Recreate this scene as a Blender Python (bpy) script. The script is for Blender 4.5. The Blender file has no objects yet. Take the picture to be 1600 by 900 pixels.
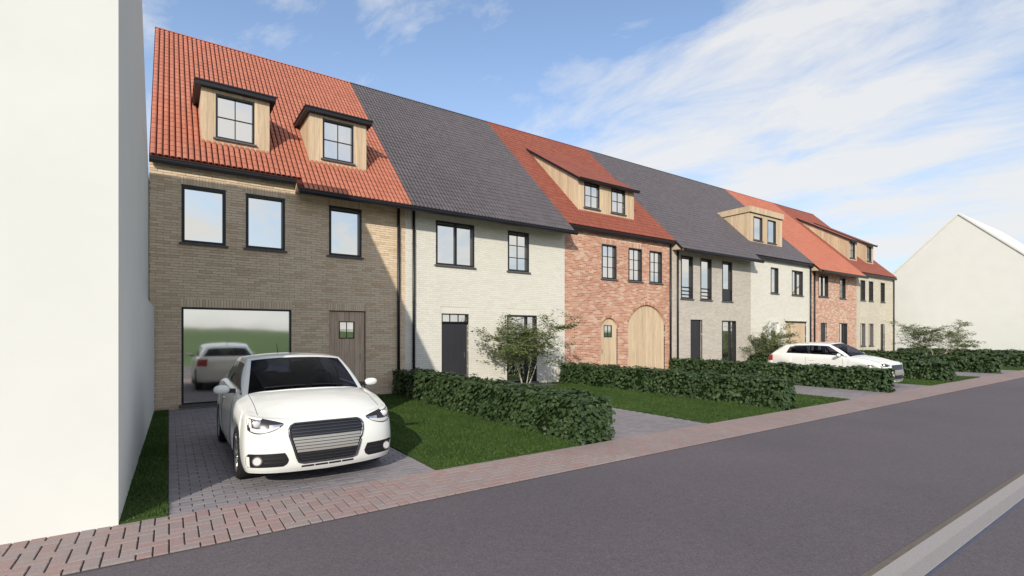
import bpy, math, random
import numpy as np
from mathutils import Vector, Matrix
from mathutils.bvhtree import BVHTree

random.seed(7); rng = np.random.default_rng(7)
SC = bpy.context.scene
COL = SC.collection
R = math.radians

# ------------------------------------------------------------------ camera
cam_d = bpy.data.cameras.new('camera'); cam = bpy.data.objects.new('camera', cam_d); COL.objects.link(cam)
cam.location = (0, 0, 1.7); cam.rotation_euler = (R(90), 0, -math.atan2(.5676, .8233))
cam_d.sensor_width = 36; cam_d.lens = 777 / 1600 * 36; cam_d.shift_y = 72 / 1600
cam_d.clip_start = .05; cam_d.clip_end = 5000
SC.camera = cam
SC.render.resolution_x = 1024; SC.render.resolution_y = 576

# ------------------------------------------------------------------ light
SUN = Vector((.88, 1.0, -.65)).normalized()          # direction in which the light travels
SUN_EL = math.asin(-SUN.z); SUN_AZ = math.atan2(-SUN.x, -SUN.y)
W = bpy.data.worlds.new('World'); SC.world = W; W.use_nodes = True
nt = W.node_tree; nt.nodes.clear()
def N(tree, t, **kw):
    n = tree.nodes.new(t)
    for k, v in kw.items(): setattr(n, k, v)
    return n
def L(tree, a, b): tree.links.new(a, b)
def MATH(tree, op, a, b=None, clamp=False):
    n = N(tree, 'ShaderNodeMath', operation=op, use_clamp=clamp)
    for i, v in enumerate((a, b)):
        if v is None: continue
        if isinstance(v, (int, float)): n.inputs[i].default_value = v
        else: L(tree, v, n.inputs[i])
    return n.outputs[0]
def RAMP(tree, fac, stops, interp='LINEAR'):
    n = N(tree, 'ShaderNodeValToRGB'); cr = n.color_ramp; cr.interpolation = interp
    while len(cr.elements) < len(stops): cr.elements.new(.5)
    for e, (p, c) in zip(cr.elements, stops):
        e.position = p; e.color = (*c, 1) if len(c) == 3 else c
    L(tree, fac, n.inputs[0]); return n.outputs[0]
sky = N(nt, 'ShaderNodeTexSky', sky_type='NISHITA', sun_disc=False)
sky.sun_elevation = SUN_EL; sky.sun_rotation = SUN_AZ; sky.altitude = 50; sky.air_density = .85; sky.dust_density = .5; sky.ozone_density = 1.0
tc = N(nt, 'ShaderNodeTexCoord'); sep = N(nt, 'ShaderNodeSeparateXYZ'); L(nt, tc.outputs['Generated'], sep.inputs[0])
zc = MATH(nt, 'ADD', MATH(nt, 'MAXIMUM', sep.outputs[2], 0.0), .16)
px = MATH(nt, 'DIVIDE', sep.outputs[0], zc); py = MATH(nt, 'DIVIDE', sep.outputs[1], zc)
cmb = N(nt, 'ShaderNodeCombineXYZ'); L(nt, px, cmb.inputs[0]); L(nt, py, cmb.inputs[1])
mr = N(nt, 'ShaderNodeMapping'); mr.inputs['Rotation'].default_value = (0, 0, R(-105)); L(nt, cmb.outputs[0], mr.inputs[0])
mp = N(nt, 'ShaderNodeMapping'); mp.inputs['Scale'].default_value = (.5, .9, 1); mp.inputs['Location'].default_value = (7.0, 11.0, 0)
L(nt, mr.outputs[0], mp.inputs[0])
n1 = N(nt, 'ShaderNodeTexNoise'); n1.inputs['Scale'].default_value = 1.35; n1.inputs['Detail'].default_value = 3; n1.inputs['Roughness'].default_value = .5
n2 = N(nt, 'ShaderNodeTexNoise'); n2.inputs['Scale'].default_value = 3.4; n2.inputs['Detail'].default_value = 10; n2.inputs['Roughness'].default_value = .64; n2.inputs['Distortion'].default_value = .35
L(nt, mp.outputs[0], n1.inputs['Vector']); L(nt, mp.outputs[0], n2.inputs['Vector'])
csum = MATH(nt, 'ADD', MATH(nt, 'MULTIPLY', n1.outputs[0], 1.0), MATH(nt, 'MULTIPLY', n2.outputs[0], .78))
cmask = RAMP(nt, csum, [(.785, (0, 0, 0)), (.94, (.68, .68, .68)), (1.0, (.9, .9, .9))])
CLOUD_MASK = cmask
cm = N(nt, 'ShaderNodeMix', data_type='RGBA'); L(nt, cmask, cm.inputs[0])
hz = MATH(nt, 'MULTIPLY', MATH(nt, 'POWER', MATH(nt, 'SUBTRACT', 1.0, MATH(nt, 'DIVIDE', MATH(nt, 'MAXIMUM', sep.outputs[2], 0.0), .5), True), 1.3), .85)   # thin even haze that thickens towards the horizon
hz = MATH(nt, 'ADD', hz, .05)
hm = N(nt, 'ShaderNodeMix', data_type='RGBA'); L(nt, hz, hm.inputs[0]); L(nt, sky.outputs[0], hm.inputs[6]); hm.inputs[7].default_value = (2.35, 2.52, 2.75, 1)
L(nt, hm.outputs[2], cm.inputs[6]); cm.inputs[7].default_value = (3.65, 3.65, 3.65, 1)
bg = N(nt, 'ShaderNodeBackground'); bg.inputs[1].default_value = .15; L(nt, cm.outputs[2], bg.inputs[0])
wo = N(nt, 'ShaderNodeOutputWorld'); L(nt, bg.outputs[0], wo.inputs[0])

sd = bpy.data.lights.new('sun', 'SUN'); sd.energy = 2.55; sd.angle = R(.53); sd.color = (1, .93, .80)
sun = bpy.data.objects.new('sun', sd); COL.objects.link(sun); sun.location = (-30, -40, 40)
sun.rotation_euler = SUN.to_track_quat('-Z', 'Y').to_euler()

SC.view_settings.view_transform = 'Standard'; SC.view_settings.look = 'None'
SC.view_settings.exposure = 0.66; SC.view_settings.gamma = 1; SC.view_settings.use_curve_mapping = False

# ------------------------------------------------------------------ materials
def newmat(name):
    m = bpy.data.materials.new(name); m.use_nodes = True
    t = m.node_tree; b = t.nodes['Principled BSDF']; return m, t, b
def setb(b, col=None, rough=.6, spec=.5, metal=0):
    if col is not None: b.inputs['Base Color'].default_value = (*col, 1)
    b.inputs['Roughness'].default_value = rough; b.inputs['Specular IOR Level'].default_value = spec; b.inputs['Metallic'].default_value = metal
def bump(t, b, height, strength=.3, dist=.01):
    n = N(t, 'ShaderNodeBump'); n.inputs['Strength'].default_value = strength; n.inputs['Distance'].default_value = dist
    L(t, height, n.inputs['Height']); L(t, n.outputs[0], b.inputs['Normal'])
def noise(t, scale, detail=4, rough=.55, vec=None):
    n = N(t, 'ShaderNodeTexNoise'); n.inputs['Scale'].default_value = scale; n.inputs['Detail'].default_value = detail; n.inputs['Roughness'].default_value = rough
    if vec is not None: L(t, vec, n.inputs['Vector'])
    return n
def objvec(t, scale=(1, 1, 1)):
    g = N(t, 'ShaderNodeNewGeometry'); m = N(t, 'ShaderNodeMapping'); m.inputs['Scale'].default_value = scale
    L(t, g.outputs['Position'], m.inputs[0]); return m.outputs[0]
def mixc(t, fac, a, b, mode='MIX'):
    n = N(t, 'ShaderNodeMix', data_type='RGBA', blend_type=mode)
    if isinstance(fac, (int, float)): n.inputs[0].default_value = fac
    else: L(t, fac, n.inputs[0])
    for i, v in ((6, a), (7, b)):
        if isinstance(v, tuple): n.inputs[i].default_value = (*v, 1)
        else: L(t, v, n.inputs[i])
    return n.outputs[2]
def rnd(t):                                         # one random value per piece, joined or not
    g = N(t, 'ShaderNodeNewGeometry'); o = N(t, 'ShaderNodeObjectInfo')
    return MATH(t, 'FRACT', MATH(t, 'ADD', g.outputs['Random Per Island'], o.outputs['Random']))
def plain(name, col, rough=.5, spec=.5, metal=0, var=.06, scale=3., bmp=0, bscale=60):
    m, t, b = newmat(name); setb(b, col, rough, spec, metal)
    if var:
        n = noise(t, scale, 6, .6, objvec(t))
        c = RAMP(t, n.outputs[0], [(.3, tuple(x * (1 - var) for x in col)), (.7, tuple(min(1, x * (1 + var)) for x in col))])
        L(t, c, b.inputs['Base Color'])
    if bmp: bump(t, b, noise(t, bscale, 5, .6, objvec(t)).outputs[0], bmp)
    return m
def pieces(name, cols, rough=.8, grain=.07, gscale=40, bmp=.15, spec=.25, stain=.1):
    m, t, b = newmat(name); setb(b, cols[0], rough, spec)
    k = len(cols); c = RAMP(t, rnd(t), [(i / k, cc) for i, cc in enumerate(cols)], 'CONSTANT')
    v = objvec(t); n = noise(t, gscale, 6, .65, v)
    c = mixc(t, 1.0, c, RAMP(t, n.outputs[0], [(.25, (1 - grain * 2,) * 3), (.75, (1 + grain * .4,) * 3)]), 'MULTIPLY')
    n2 = noise(t, .55, 5, .6, v)
    c = mixc(t, 1.0, c, RAMP(t, n2.outputs[0], [(.3, (1 - stain,) * 3), (.65, (1, 1, 1))]), 'MULTIPLY')
    L(t, c, b.inputs['Base Color'])
    if bmp: bump(t, b, n.outputs[0], bmp, .004)
    return m
M = {}
M['brick_yellow'] = pieces('brick_yellow', [(.78, .61, .43), (.73, .56, .385), (.80, .64, .465), (.75, .585, .41), (.66, .495, .335), (.79, .625, .45)])
M['brick_white'] = pieces('brick_white', [(.71, .685, .615), (.69, .665, .595), (.72, .695, .625), (.70, .675, .605), (.67, .645, .575)], grain=.04, stain=.03)
M['brick_red'] = pieces('brick_red', [(.53, .245, .155), (.60, .32, .215), (.48, .21, .13), (.56, .28, .185), (.68, .47, .35), (.52, .25, .16), (.45, .19, .125), (.58, .305, .205), (.63, .38, .27)], grain=.14)
M['brick_grey'] = pieces('brick_grey', [(.54, .485, .425), (.50, .445, .385), (.57, .52, .46), (.525, .47, .41)], grain=.08)
M['brick_salmon'] = pieces('brick_salmon', [(.54, .29, .205), (.60, .36, .265), (.50, .25, .175), (.67, .51, .41), (.57, .33, .24), (.63, .43, .33)])
M['brick_cream'] = pieces('brick_cream', [(.62, .565, .455), (.58, .525, .42), (.66, .605, .50), (.60, .545, .445)])
M['mortar'] = plain('mortar', (.40, .37, .32), .95, .1, bmp=.03)
M['mortar_light'] = plain('mortar_light', (.52, .49, .43), .95, .1, bmp=.03)
M['mortar_dark'] = plain('mortar_dark', (.46, .365, .26), .95, .1, bmp=.03)
M['mortar_pink'] = plain('mortar_pink', (.62, .52, .44), .95, .1, bmp=.03)
M['tile_orange'] = pieces('tile_orange', [(.47, .168, .108), (.45, .158, .101), (.49, .178, .115), (.465, .165, .106), (.435, .151, .096)], .6, .045, 25, .05, .3, .07)
M['tile_orange_far'] = pieces('tile_orange_far', [(.45, .155, .098), (.43, .146, .092), (.47, .165, .104)], .65, .045, 25, .05, .3, .07)
M['tile_red'] = pieces('tile_red', [(.27, .080, .052), (.255, .075, .049), (.285, .086, .057), (.245, .071, .046)], .6, .045, 25, .05, .3, .07)
M['tile_grey'] = pieces('tile_grey', [(.108, .095, .106), (.102, .09, .10), (.114, .10, .111), (.097, .085, .095)], .5, .045, 25, .05, .4, .07)
M['deck_shade_grey'] = plain('deck_shade_grey', (.022, .019, .023), .8, .2, var=.1)  # dark deck colour standing in for shade in the grooves between tile columns
M['deck_shade_red'] = plain('deck_shade_red', (.085, .024, .016), .8, .2, var=.1)  # same groove shade put into the deck colour under red and orange tiles
M['black_metal'] = plain('black_metal', (.012, .012, .016), .42, .4, var=.1)
M['anthracite'] = plain('anthracite', (.030, .030, .036), .45, .4, var=.06)
M['bluestone'] = plain('bluestone', (.105, .098, .10), .7, .3, var=.15, scale=20)
M['render_white'] = plain('render_white', (.69, .695, .665), .92, .1, var=.025, scale=1.2, bmp=.12, bscale=220)
M['soffit'] = plain('soffit', (.50, .42, .31), .85, .15)
def wood(name, c1, c2, rough=.65):
    m, t, b = newmat(name); setb(b, c1, rough, .25)
    r = rnd(t)
    g = N(t, 'ShaderNodeNewGeometry'); off = N(t, 'ShaderNodeCombineXYZ'); L(t, MATH(t, 'MULTIPLY', r, 37.), off.inputs[0]); L(t, MATH(t, 'MULTIPLY', r, 11.), off.inputs[2])
    va = N(t, 'ShaderNodeVectorMath', operation='ADD'); L(t, g.outputs['Position'], va.inputs[0]); L(t, off.outputs[0], va.inputs[1])
    mp = N(t, 'ShaderNodeMapping'); mp.inputs['Scale'].default_value = (14, 14, .9); L(t, va.outputs[0], mp.inputs[0])
    n = noise(t, 1.6, 7, .62, mp.outputs[0]); n.inputs['Distortion'].default_value = .8
    c = RAMP(t, n.outputs[0], [(.28, c2), (.5, c1), (.72, tuple(min(1, x * 1.12) for x in c1))])
    c = mixc(t, 1, c, RAMP(t, r, [(0, (.86, .84, .82)), (1, (1.05, 1.05, 1.05))]), 'MULTIPLY')
    L(t, c, b.inputs['Base Color']); bump(t, b, n.outputs[0], .15, .004); return m
M['wood'] = wood('wood', (.60, .465, .32), (.44, .32, .21))
M['wood_old'] = wood('wood_old', (.56, .42, .31), (.38, .27, .195))
def glass_mat(name, refl, tint, rough=.012):
    m = bpy.data.materials.new(name); m.use_nodes = True; t = m.node_tree; t.nodes.clear()
    o = N(t, 'ShaderNodeOutputMaterial'); mx = N(t, 'ShaderNodeMixShader'); d = N(t, 'ShaderNodeBsdfDiffuse'); g = N(t, 'ShaderNodeBsdfGlossy')
    d.inputs[0].default_value = (.02, .024, .03, 1); g.inputs[0].default_value = (*tint, 1); g.inputs['Roughness'].default_value = rough
    nn = noise(t, 1.1, 2, .5, objvec(t)); bm = N(t, 'ShaderNodeBump'); bm.inputs['Strength'].default_value = .05; bm.inputs['Distance'].default_value = .02; L(t, nn.outputs[0], bm.inputs['Height']); L(t, bm.outputs[0], g.inputs['Normal'])
    mx.inputs[0].default_value = refl; L(t, d.outputs[0], mx.inputs[1]); L(t, g.outputs[0], mx.inputs[2]); L(t, mx.outputs[0], o.inputs[0]); return m
M['glass'] = glass_mat('glass', .84, (1.0, .955, .88))
M['glass_soft'] = glass_mat('glass_soft', .84, (.98, .96, .92), .045)
def carglass(name, tr, refl):
    m = bpy.data.materials.new(name); m.use_nodes = True; t = m.node_tree; t.nodes.clear()
    o = N(t, 'ShaderNodeOutputMaterial'); mx = N(t, 'ShaderNodeMixShader'); d = N(t, 'ShaderNodeBsdfTransparent'); g = N(t, 'ShaderNodeBsdfGlossy')
    d.inputs[0].default_value = (*tr, 1); g.inputs[0].default_value = (1, 1, 1, 1); g.inputs['Roughness'].default_value = .02
    f = N(t, 'ShaderNodeFresnel'); f.inputs[0].default_value = 1.45
    L(t, MATH(t, 'MULTIPLY', f.outputs[0], refl), mx.inputs[0]); L(t, d.outputs[0], mx.inputs[1]); L(t, g.outputs[0], mx.inputs[2]); L(t, mx.outputs[0], o.inputs[0]); return m
M['car_glass'] = carglass('car_glass', (.34, .38, .50), .32)
M['lamp_glass'] = carglass('lamp_glass', (.93, .95, .97), 1.0)
def ground_mats():
    m, t, b = newmat('asphalt'); setb(b, (.07, .07, .07), .85, .25)
    v = objvec(t); n = noise(t, 75, 6, .75, v); n2 = noise(t, .35, 5, .6, v); n3 = noise(t, 14, 4, .6, v)
    c = RAMP(t, n.outputs[0], [(.3, (.072, .062, .070)), (.5, (.115, .101, .113)), (.72, (.175, .158, .172))])
    c = mixc(t, 1, c, RAMP(t, n2.outputs[0], [(.3, (.90, .90, .91)), (.7, (1.08, 1.07, 1.07))]), 'MULTIPLY')
    c = mixc(t, 1, c, RAMP(t, n3.outputs[0], [(.3, (.93, .93, .93)), (.7, (1.05, 1.05, 1.05))]), 'MULTIPLY')
    L(t, c, b.inputs['Base Color']); bump(t, b, n.outputs[0], .5, .006); M['asphalt'] = m
    m, t, b = newmat('grass_ground'); setb(b, (.04, .07, .02), .95, .1)
    n = noise(t, 2.2, 6, .65, objvec(t)); L(t, RAMP(t, n.outputs[0], [(.3, (.030, .055, .016)), (.7, (.055, .085, .022))]), b.inputs['Base Color']); M['soil'] = m
    m, t, b = newmat('field_grass'); setb(b, (.06, .12, .03), .95, .1)
    n = noise(t, .05, 8, .7, objvec(t)); L(t, RAMP(t, n.outputs[0], [(.3, (.045, .085, .022)), (.7, (.085, .14, .04))]), b.inputs['Base Color']); M['field'] = m
    def leafy(name, cols, tr=.25, rough=.5):
        m, t, b = newmat(name); setb(b, cols[0], rough, .3)
        k = len(cols); c = RAMP(t, rnd(t), [(i / (k - 1), cc) for i, cc in enumerate(cols)])
        n = noise(t, 1.3, 4, .6, objvec(t)); c = mixc(t, 1, c, RAMP(t, n.outputs[0], [(.3, (.75, .8, .75)), (.7, (1.2, 1.15, 1.1))]), 'MULTIPLY')
        L(t, c, b.inputs['Base Color'])
        tn = N(t, 'ShaderNodeBsdfTranslucent'); L(t, c, tn.inputs[0]); mx = N(t, 'ShaderNodeMixShader'); mx.inputs[0].default_value = tr
        o = t.nodes['Material Output']; L(t, b.outputs[0], mx.inputs[1]); L(t, tn.outputs[0], mx.inputs[2]); L(t, mx.outputs[0], o.inputs[0]); M[name] = m
    leafy('grass_blade', [(.038, .082, .014), (.062, .122, .024), (.09, .14, .036), (.05, .105, .02)], .32)
    leafy('hedge_leaf', [(.030, .056, .020), (.044, .078, .028), (.060, .098, .038), (.038, .068, .025)], .12, .48)
    leafy('tree_leaf', [(.07, .115, .03), (.145, .20, .06), (.23, .28, .10), (.10, .15, .044)], .38)
ground_mats()
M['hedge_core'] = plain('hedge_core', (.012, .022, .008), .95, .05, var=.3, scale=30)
M['bark'] = plain('bark', (.46, .41, .35), .9, .15, var=.25, scale=25, bmp=.4)
M['concrete'] = plain('concrete', (.31, .288, .285), .9, .2, var=.12, scale=70, bmp=.35, bscale=150)
M['concrete_brown'] = plain('concrete_brown', (.16, .135, .115), .9, .2, var=.15, scale=25, bmp=.3)
M['joint_blue'] = plain('joint_blue', (.055, .07, .12), .6, .4, var=.15, scale=25)
M['sand_joint'] = plain('sand_joint', (.075, .068, .068), .95, .1, var=.2, scale=30)
M['paver_red'] = pieces('paver_red', [(.335, .258, .248), (.345, .248, .236), (.325, .268, .258), (.355, .27, .258), (.33, .268, .258), (.355, .25, .238), (.34, .28, .27)], .85, .16, 60, .45, .25, .1)
M['paver_grey'] = pieces('paver_grey', [(.27, .245, .262), (.25, .23, .247), (.285, .262, .275), (.24, .22, .236), (.275, .25, .265)], .85, .14, 60, .45, .25, .1)
M['car_paint'] = plain('car_paint', (.76, .76, .725), .22, .5, var=0)
M['car_paint'].node_tree.nodes['Principled BSDF'].inputs['Coat Weight'].default_value = .6
M['car_paint'].node_tree.nodes['Principled BSDF'].inputs['Coat Roughness'].default_value = .06
M['car_black'] = plain('car_black', (.012, .012, .014), .45, .4, var=0)
M['car_gap'] = plain('car_gap', (.035, .035, .037), .7, .2, var=0)
M['interior'] = plain('interior', (.018, .018, .024), .75, .2, var=0)
M['rubber'] = plain('rubber', (.018, .018, .019), .85, .25, var=.1, scale=40)
M['chrome'] = plain('chrome', (.62, .61, .60), .22, .5, 1, var=0)
M['dark_chrome'] = plain('dark_chrome', (.10, .10, .11), .25, .5, .8, var=0)
M['slat_silver'] = plain('slat_silver', (.36, .345, .32), .35, .5, .35, var=0)
M['rim'] = plain('rim', (.45, .44, .43), .32, .5, .85, var=0)
M['lamp_white'] = plain('lamp_white', (.62, .62, .62), .25, .5, var=0)
M['lamp_dark'] = plain('lamp_dark', (.03, .03, .035), .3, .5, .3, var=0)
M['tail_red'] = plain('tail_red', (.32, .015, .012), .2, .5, var=0)

# ------------------------------------------------------------------ helpers
def root_of(o):
    while o.parent: o = o.parent
    return o
class MB:
    def __init__(s): s.v = []; s.f = []
    def box(s, x0, x1, y0, y1, z0, z1, skip=''):
        n = len(s.v)
        s.v += [(x0, y0, z0), (x1, y0, z0), (x1, y1, z0), (x0, y1, z0), (x0, y0, z1), (x1, y0, z1), (x1, y1, z1), (x0, y1, z1)]
        fs = {'b': (0, 3, 2, 1), 't': (4, 5, 6, 7), 'f': (0, 1, 5, 4), 'k': (2, 3, 7, 6), 'l': (3, 0, 4, 7), 'r': (1, 2, 6, 5)}
        s.f += [tuple(n + i for i in q) for k, q in fs.items() if k not in skip]; return s
    def poly(s, pts):
        n = len(s.v); s.v += [tuple(p) for p in pts]; s.f.append(tuple(range(n, n + len(pts)))); return s
    def prism(s, pts, d):                            # polygon pts extruded by vector d
        n = len(s.v); k = len(pts); s.v += [tuple(p) for p in pts] + [tuple(p[i] + d[i] for i in range(3)) for p in pts]
        s.f.append(tuple(range(n + k - 1, n - 1, -1))); s.f.append(tuple(range(n + k, n + 2 * k)))
        for i in range(k): j = (i + 1) % k; s.f.append((n + i, n + j, n + k + j, n + k + i))
        return s
    def tube(s, pts, r, seg=8, cap=True):
        n0 = len(s.v); pts = [Vector(p) for p in pts]; m = len(pts); rr = r if isinstance(r, (list, tuple)) else [r] * m
        for i, p in enumerate(pts):
            d = (pts[min(i + 1, m - 1)] - pts[max(i - 1, 0)]).normalized()
            a = d.cross(Vector((0, 0, 1)) if abs(d.z) < .95 else Vector((1, 0, 0))).normalized(); b = d.cross(a)
            for k in range(seg):
                t = 2 * math.pi * k / seg; q = p + (a * math.cos(t) + b * math.sin(t)) * rr[i]; s.v.append(tuple(q))
        for i in range(m - 1):
            for k in range(seg):
                k2 = (k + 1) % seg; s.f.append((n0 + i * seg + k, n0 + i * seg + k2, n0 + (i + 1) * seg + k2, n0 + (i + 1) * seg + k))
        if cap: s.f.append(tuple(n0 + k for k in range(seg - 1, -1, -1))); s.f.append(tuple(n0 + (m - 1) * seg + k for k in range(seg)))
        return s
    def grid(s, g, keep=None):                       # g[i][j] points
        n = len(s.v); h = len(g); w = len(g[0])
        for row in g: s.v += [tuple(p) for p in row]
        for i in range(h - 1):
            for j in range(w - 1):
                if keep is None or keep(i, j): s.f.append((n + i * w + j, n + i * w + j + 1, n + (i + 1) * w + j + 1, n + (i + 1) * w + j))
        return s
    def build(s, name, mat, parent=None, smooth=False, org=None):
        o = Vector(org) if org is not None else (root_of(parent).location if parent else Vector((0, 0, 0)))
        me = bpy.data.meshes.new(name); me.from_pydata([(a - o.x, b - o.y, c - o.z) for a, b, c in s.v], [], s.f); me.update()
        if smooth: me.polygons.foreach_set('use_smooth', [True] * len(me.polygons))
        me.materials.append(M[mat] if isinstance(mat, str) else mat)
        ob = bpy.data.objects.new(name, me); COL.objects.link(ob)
        if parent: ob.parent = parent
        elif org is not None: ob.location = o
        return ob
def tag(o, label=None, cat=None, group=None, kind=None):
    if label: o['label'] = label
    if cat: o['category'] = cat
    if group: o['group'] = group
    if kind: o['kind'] = kind
    return o
def thing(name, label, cat, loc, group=None):
    o = bpy.data.objects.new(name, None); COL.objects.link(o); o.location = loc; o.empty_display_size = .3
    return tag(o, label, cat, group)
def npmesh(name, V, F, mat, parent=None, org=(0, 0, 0), smooth=False):
    V = np.asarray(V, dtype=np.float64).reshape(-1, 3) - np.asarray(org)
    F = np.asarray(F, dtype=np.int64); k = F.shape[1]
    me = bpy.data.meshes.new(name); me.vertices.add(len(V)); me.vertices.foreach_set('co', V.ravel())
    me.loops.add(F.size); me.loops.foreach_set('vertex_index', F.ravel().astype(np.int32))
    me.polygons.add(len(F)); me.polygons.foreach_set('loop_start', np.arange(0, F.size, k, dtype=np.int32)); me.polygons.foreach_set('loop_total', np.full(len(F), k, dtype=np.int32))
    me.polygons.foreach_set('use_smooth', np.full(len(F), bool(smooth)))
    me.update(calc_edges=True); me.materials.append(M[mat])
    ob = bpy.data.objects.new(name, me); COL.objects.link(ob)
    if parent: ob.parent = parent
    return ob
BOXV = np.array([(0, 0, 0), (1, 0, 0), (1, 1, 0), (0, 1, 0), (0, 0, 1), (1, 0, 1), (1, 1, 1), (0, 1, 1)], float)
BOXF = np.array([(0, 3, 2, 1), (4, 5, 6, 7), (0, 1, 5, 4), (2, 3, 7, 6), (3, 0, 4, 7), (1, 2, 6, 5)])
def boxes(name, B, mat, parent=None, org=(0, 0, 0)):  # B rows: x0 x1 y0 y1 z0 z1
    B = np.asarray(B, float); lo = B[:, [0, 2, 4]]; d = B[:, [1, 3, 5]] - lo
    V = lo[:, None, :] + BOXV[None] * d[:, None, :]
    F = BOXF[None] + (np.arange(len(B)) * 8)[:, None, None]
    return npmesh(name, V, F.reshape(-1, 4), mat, parent, org)
def shared(name, me, loc, parent, rot=None):
    ob = bpy.data.objects.new(name, me); COL.objects.link(ob); ob.parent = parent; ob.location = loc
    if rot: ob.rotation_euler = rot
    return ob

# ------------------------------------------------------------------ ground, road, paving
F = 13.5                                             # facade plane of the row
RY, RZ = 18.79, 11.1; ROOFC = RZ - RY                # 45 degree roof: z = y + ROOFC
BX = [-.36, 5.58, 11.58, 17.55, 23.6, 29.72, 35.72, 41.75]
mb = MB()
mb.poly([(-1500, -1500, -.06), (1500, -1500, -.06), (1500, 1500, -.06), (-1500, 1500, -.06)])
tag(mb.build('ground', 'field'), 'flat green meadow around the houses and the road', 'ground', kind='structure')
# low green hills beyond the road, seen mirrored in the windows
def hills():
    xs = np.linspace(-900, 900, 61); ys = np.linspace(-620, -140, 13); V = []; Fc = []
    for j, y in enumerate(ys):
        for x in xs:
            e = math.sin(math.pi * j / (len(ys) - 1))
            V.append((x, y, -.2 + e * (3.2 + 2.2 * math.sin(x * .011 + 1) + 1.3 * math.sin(x * .027 + 2.2) + .6 * math.sin(x * .06 + y * .02))))
    w = len(xs)
    for j in range(len(ys) - 1):
        for i in range(w - 1): Fc.append((j * w + i, j * w + i + 1, (j + 1) * w + i + 1, (j + 1) * w + i))
    return tag(npmesh('hills', V, Fc, 'field', smooth=True), 'low green hills beyond the road', 'hills', kind='structure')
hills()
YR = 4.71; YP = 5.655                                # road edge, inner pavement edge
mb = MB(); 
mb.poly([(-120, -5, -.02), (200, -5, -.02), (200, 1.225, -.02), (-120, 1.225, -.02)])
mb.poly([(-120, 1.505, -.02), (200, 1.505, -.02), (200, YR, -.02), (-120, YR, -.02)])
tag(mb.build('road', 'asphalt'), 'dark grey asphalt road in front of the houses', 'road', kind='structure')
rg = thing('road_gutter', 'pale concrete gutter strip set in the asphalt at lower right', 'gutter', (40, 1.36, 0)); rg['kind'] = 'structure'
MB().prism([(-120, 1.25, -.1), (-120, 1.455, -.1), (-120, 1.455, -.012), (-120, 1.353, -.020), (-120, 1.25, -.012)], (320, 0, 0)).build('channel_slab', 'concrete', rg)
MB().prism([(-120, 1.458, -.1), (-120, 1.505, -.1), (-120, 1.505, -.016), (-120, 1.458, -.010)], (320, 0, 0)).build('edge_strip', 'concrete_brown', rg)
MB().prism([(-120, 1.225, -.1), (-120, 1.247, -.1), (-120, 1.247, -.020), (-120, 1.225, -.020)], (320, 0, 0)).build('joint_seal', 'joint_blue', rg)

def paving(name, label, cat, mat, rects, bounds, zt, sep_n, score):
    """rects: list of (x0,x1,y0,y1); pieces nearest the camera are objects of their own"""
    x0, x1, y0, y1 = bounds
    root = MB().box(x0, x1, y0, y1, -.05, zt - .012).build(name, 'sand_joint', None, org=((x0 + x1) / 2, (y0 + y1) / 2, 0))
    tag(root, label, cat, kind='structure')
    org = np.array(root.location)
    rects = sorted(rects, key=score)
    std = {}; rest = []; n = 0
    for r in rects:
        dx, dy = round(r[1] - r[0], 3), round(r[3] - r[2], 3); jz = zt + random.uniform(-.002, .002)
        if n < sep_n and min(dx, dy) > .05:
            if (dx, dy) not in std:
                e = .004; me = MB(); hx, hy = dx / 2, dy / 2
                me.v = [(-hx, -hy, -.055), (hx, -hy, -.055), (hx, hy, -.055), (-hx, hy, -.055), (-hx, -hy, -e), (hx, -hy, -e), (hx, hy, -e), (-hx, hy, -e), (-hx + e, -hy + e, 0), (hx - e, -hy + e, 0), (hx - e, hy - e, 0), (-hx + e, hy - e, 0)]
                me.f = [(0, 1, 5, 4), (1, 2, 6, 5), (2, 3, 7, 6), (3, 0, 4, 7), (4, 5, 9, 8), (5, 6, 10, 9), (6, 7, 11, 10), (7, 4, 8, 11), (8, 9, 10, 11)]
                mm = bpy.data.meshes.new('paver'); mm.from_pydata(me.v, [], me.f); mm.update(); mm.materials.append(M[mat]); std[(dx, dy)] = mm
            shared('paver', std[(dx, dy)], ((r[0] + r[1]) / 2 - org[0], (r[2] + r[3]) / 2 - org[1], jz), root, (random.uniform(-.006, .006), random.uniform(-.006, .006), random.uniform(-.008, .008))); n += 1
        else: rest.append((r[0], r[1], r[2], r[3], zt - .05, jz))
    if rest: tag(boxes('paver_field', rest, mat, root, org), kind='stuff')
    return root
def camdist(r): return math.hypot((r[0] + r[1]) / 2, (r[2] + r[3]) / 2)
A = .105; g = .0055
hb = []
nx0, nx1 = -40, 480; ny = 9
for ix in range(nx0, nx1):
    for iy in range(-1, ny):
        k = (ix - iy) % 4
        if k == 0: r = [ix * A, (ix + 2) * A, YR + iy * A, YR + (iy + 1) * A]
        elif k == 3: r = [ix * A, (ix + 1) * A, YR + iy * A, YR + (iy + 2) * A]
        else: continue
        r[2] = max(r[2], YR); r[3] = min(r[3], YR + ny * A)
        if r[3] - r[2] < .02: continue
        hb.append((r[0] + g, r[1] - g, r[2] + g, r[3] - g))
paving('pavement', 'herringbone pavement of reddish grey concrete blocks along the road', 'pavement', 'paver_red', hb, (-4.3, 50.5, YR, YP), 0.0, 300, lambda r: camdist(r) + (30 if r[1] < -1.6 else 0))
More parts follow.
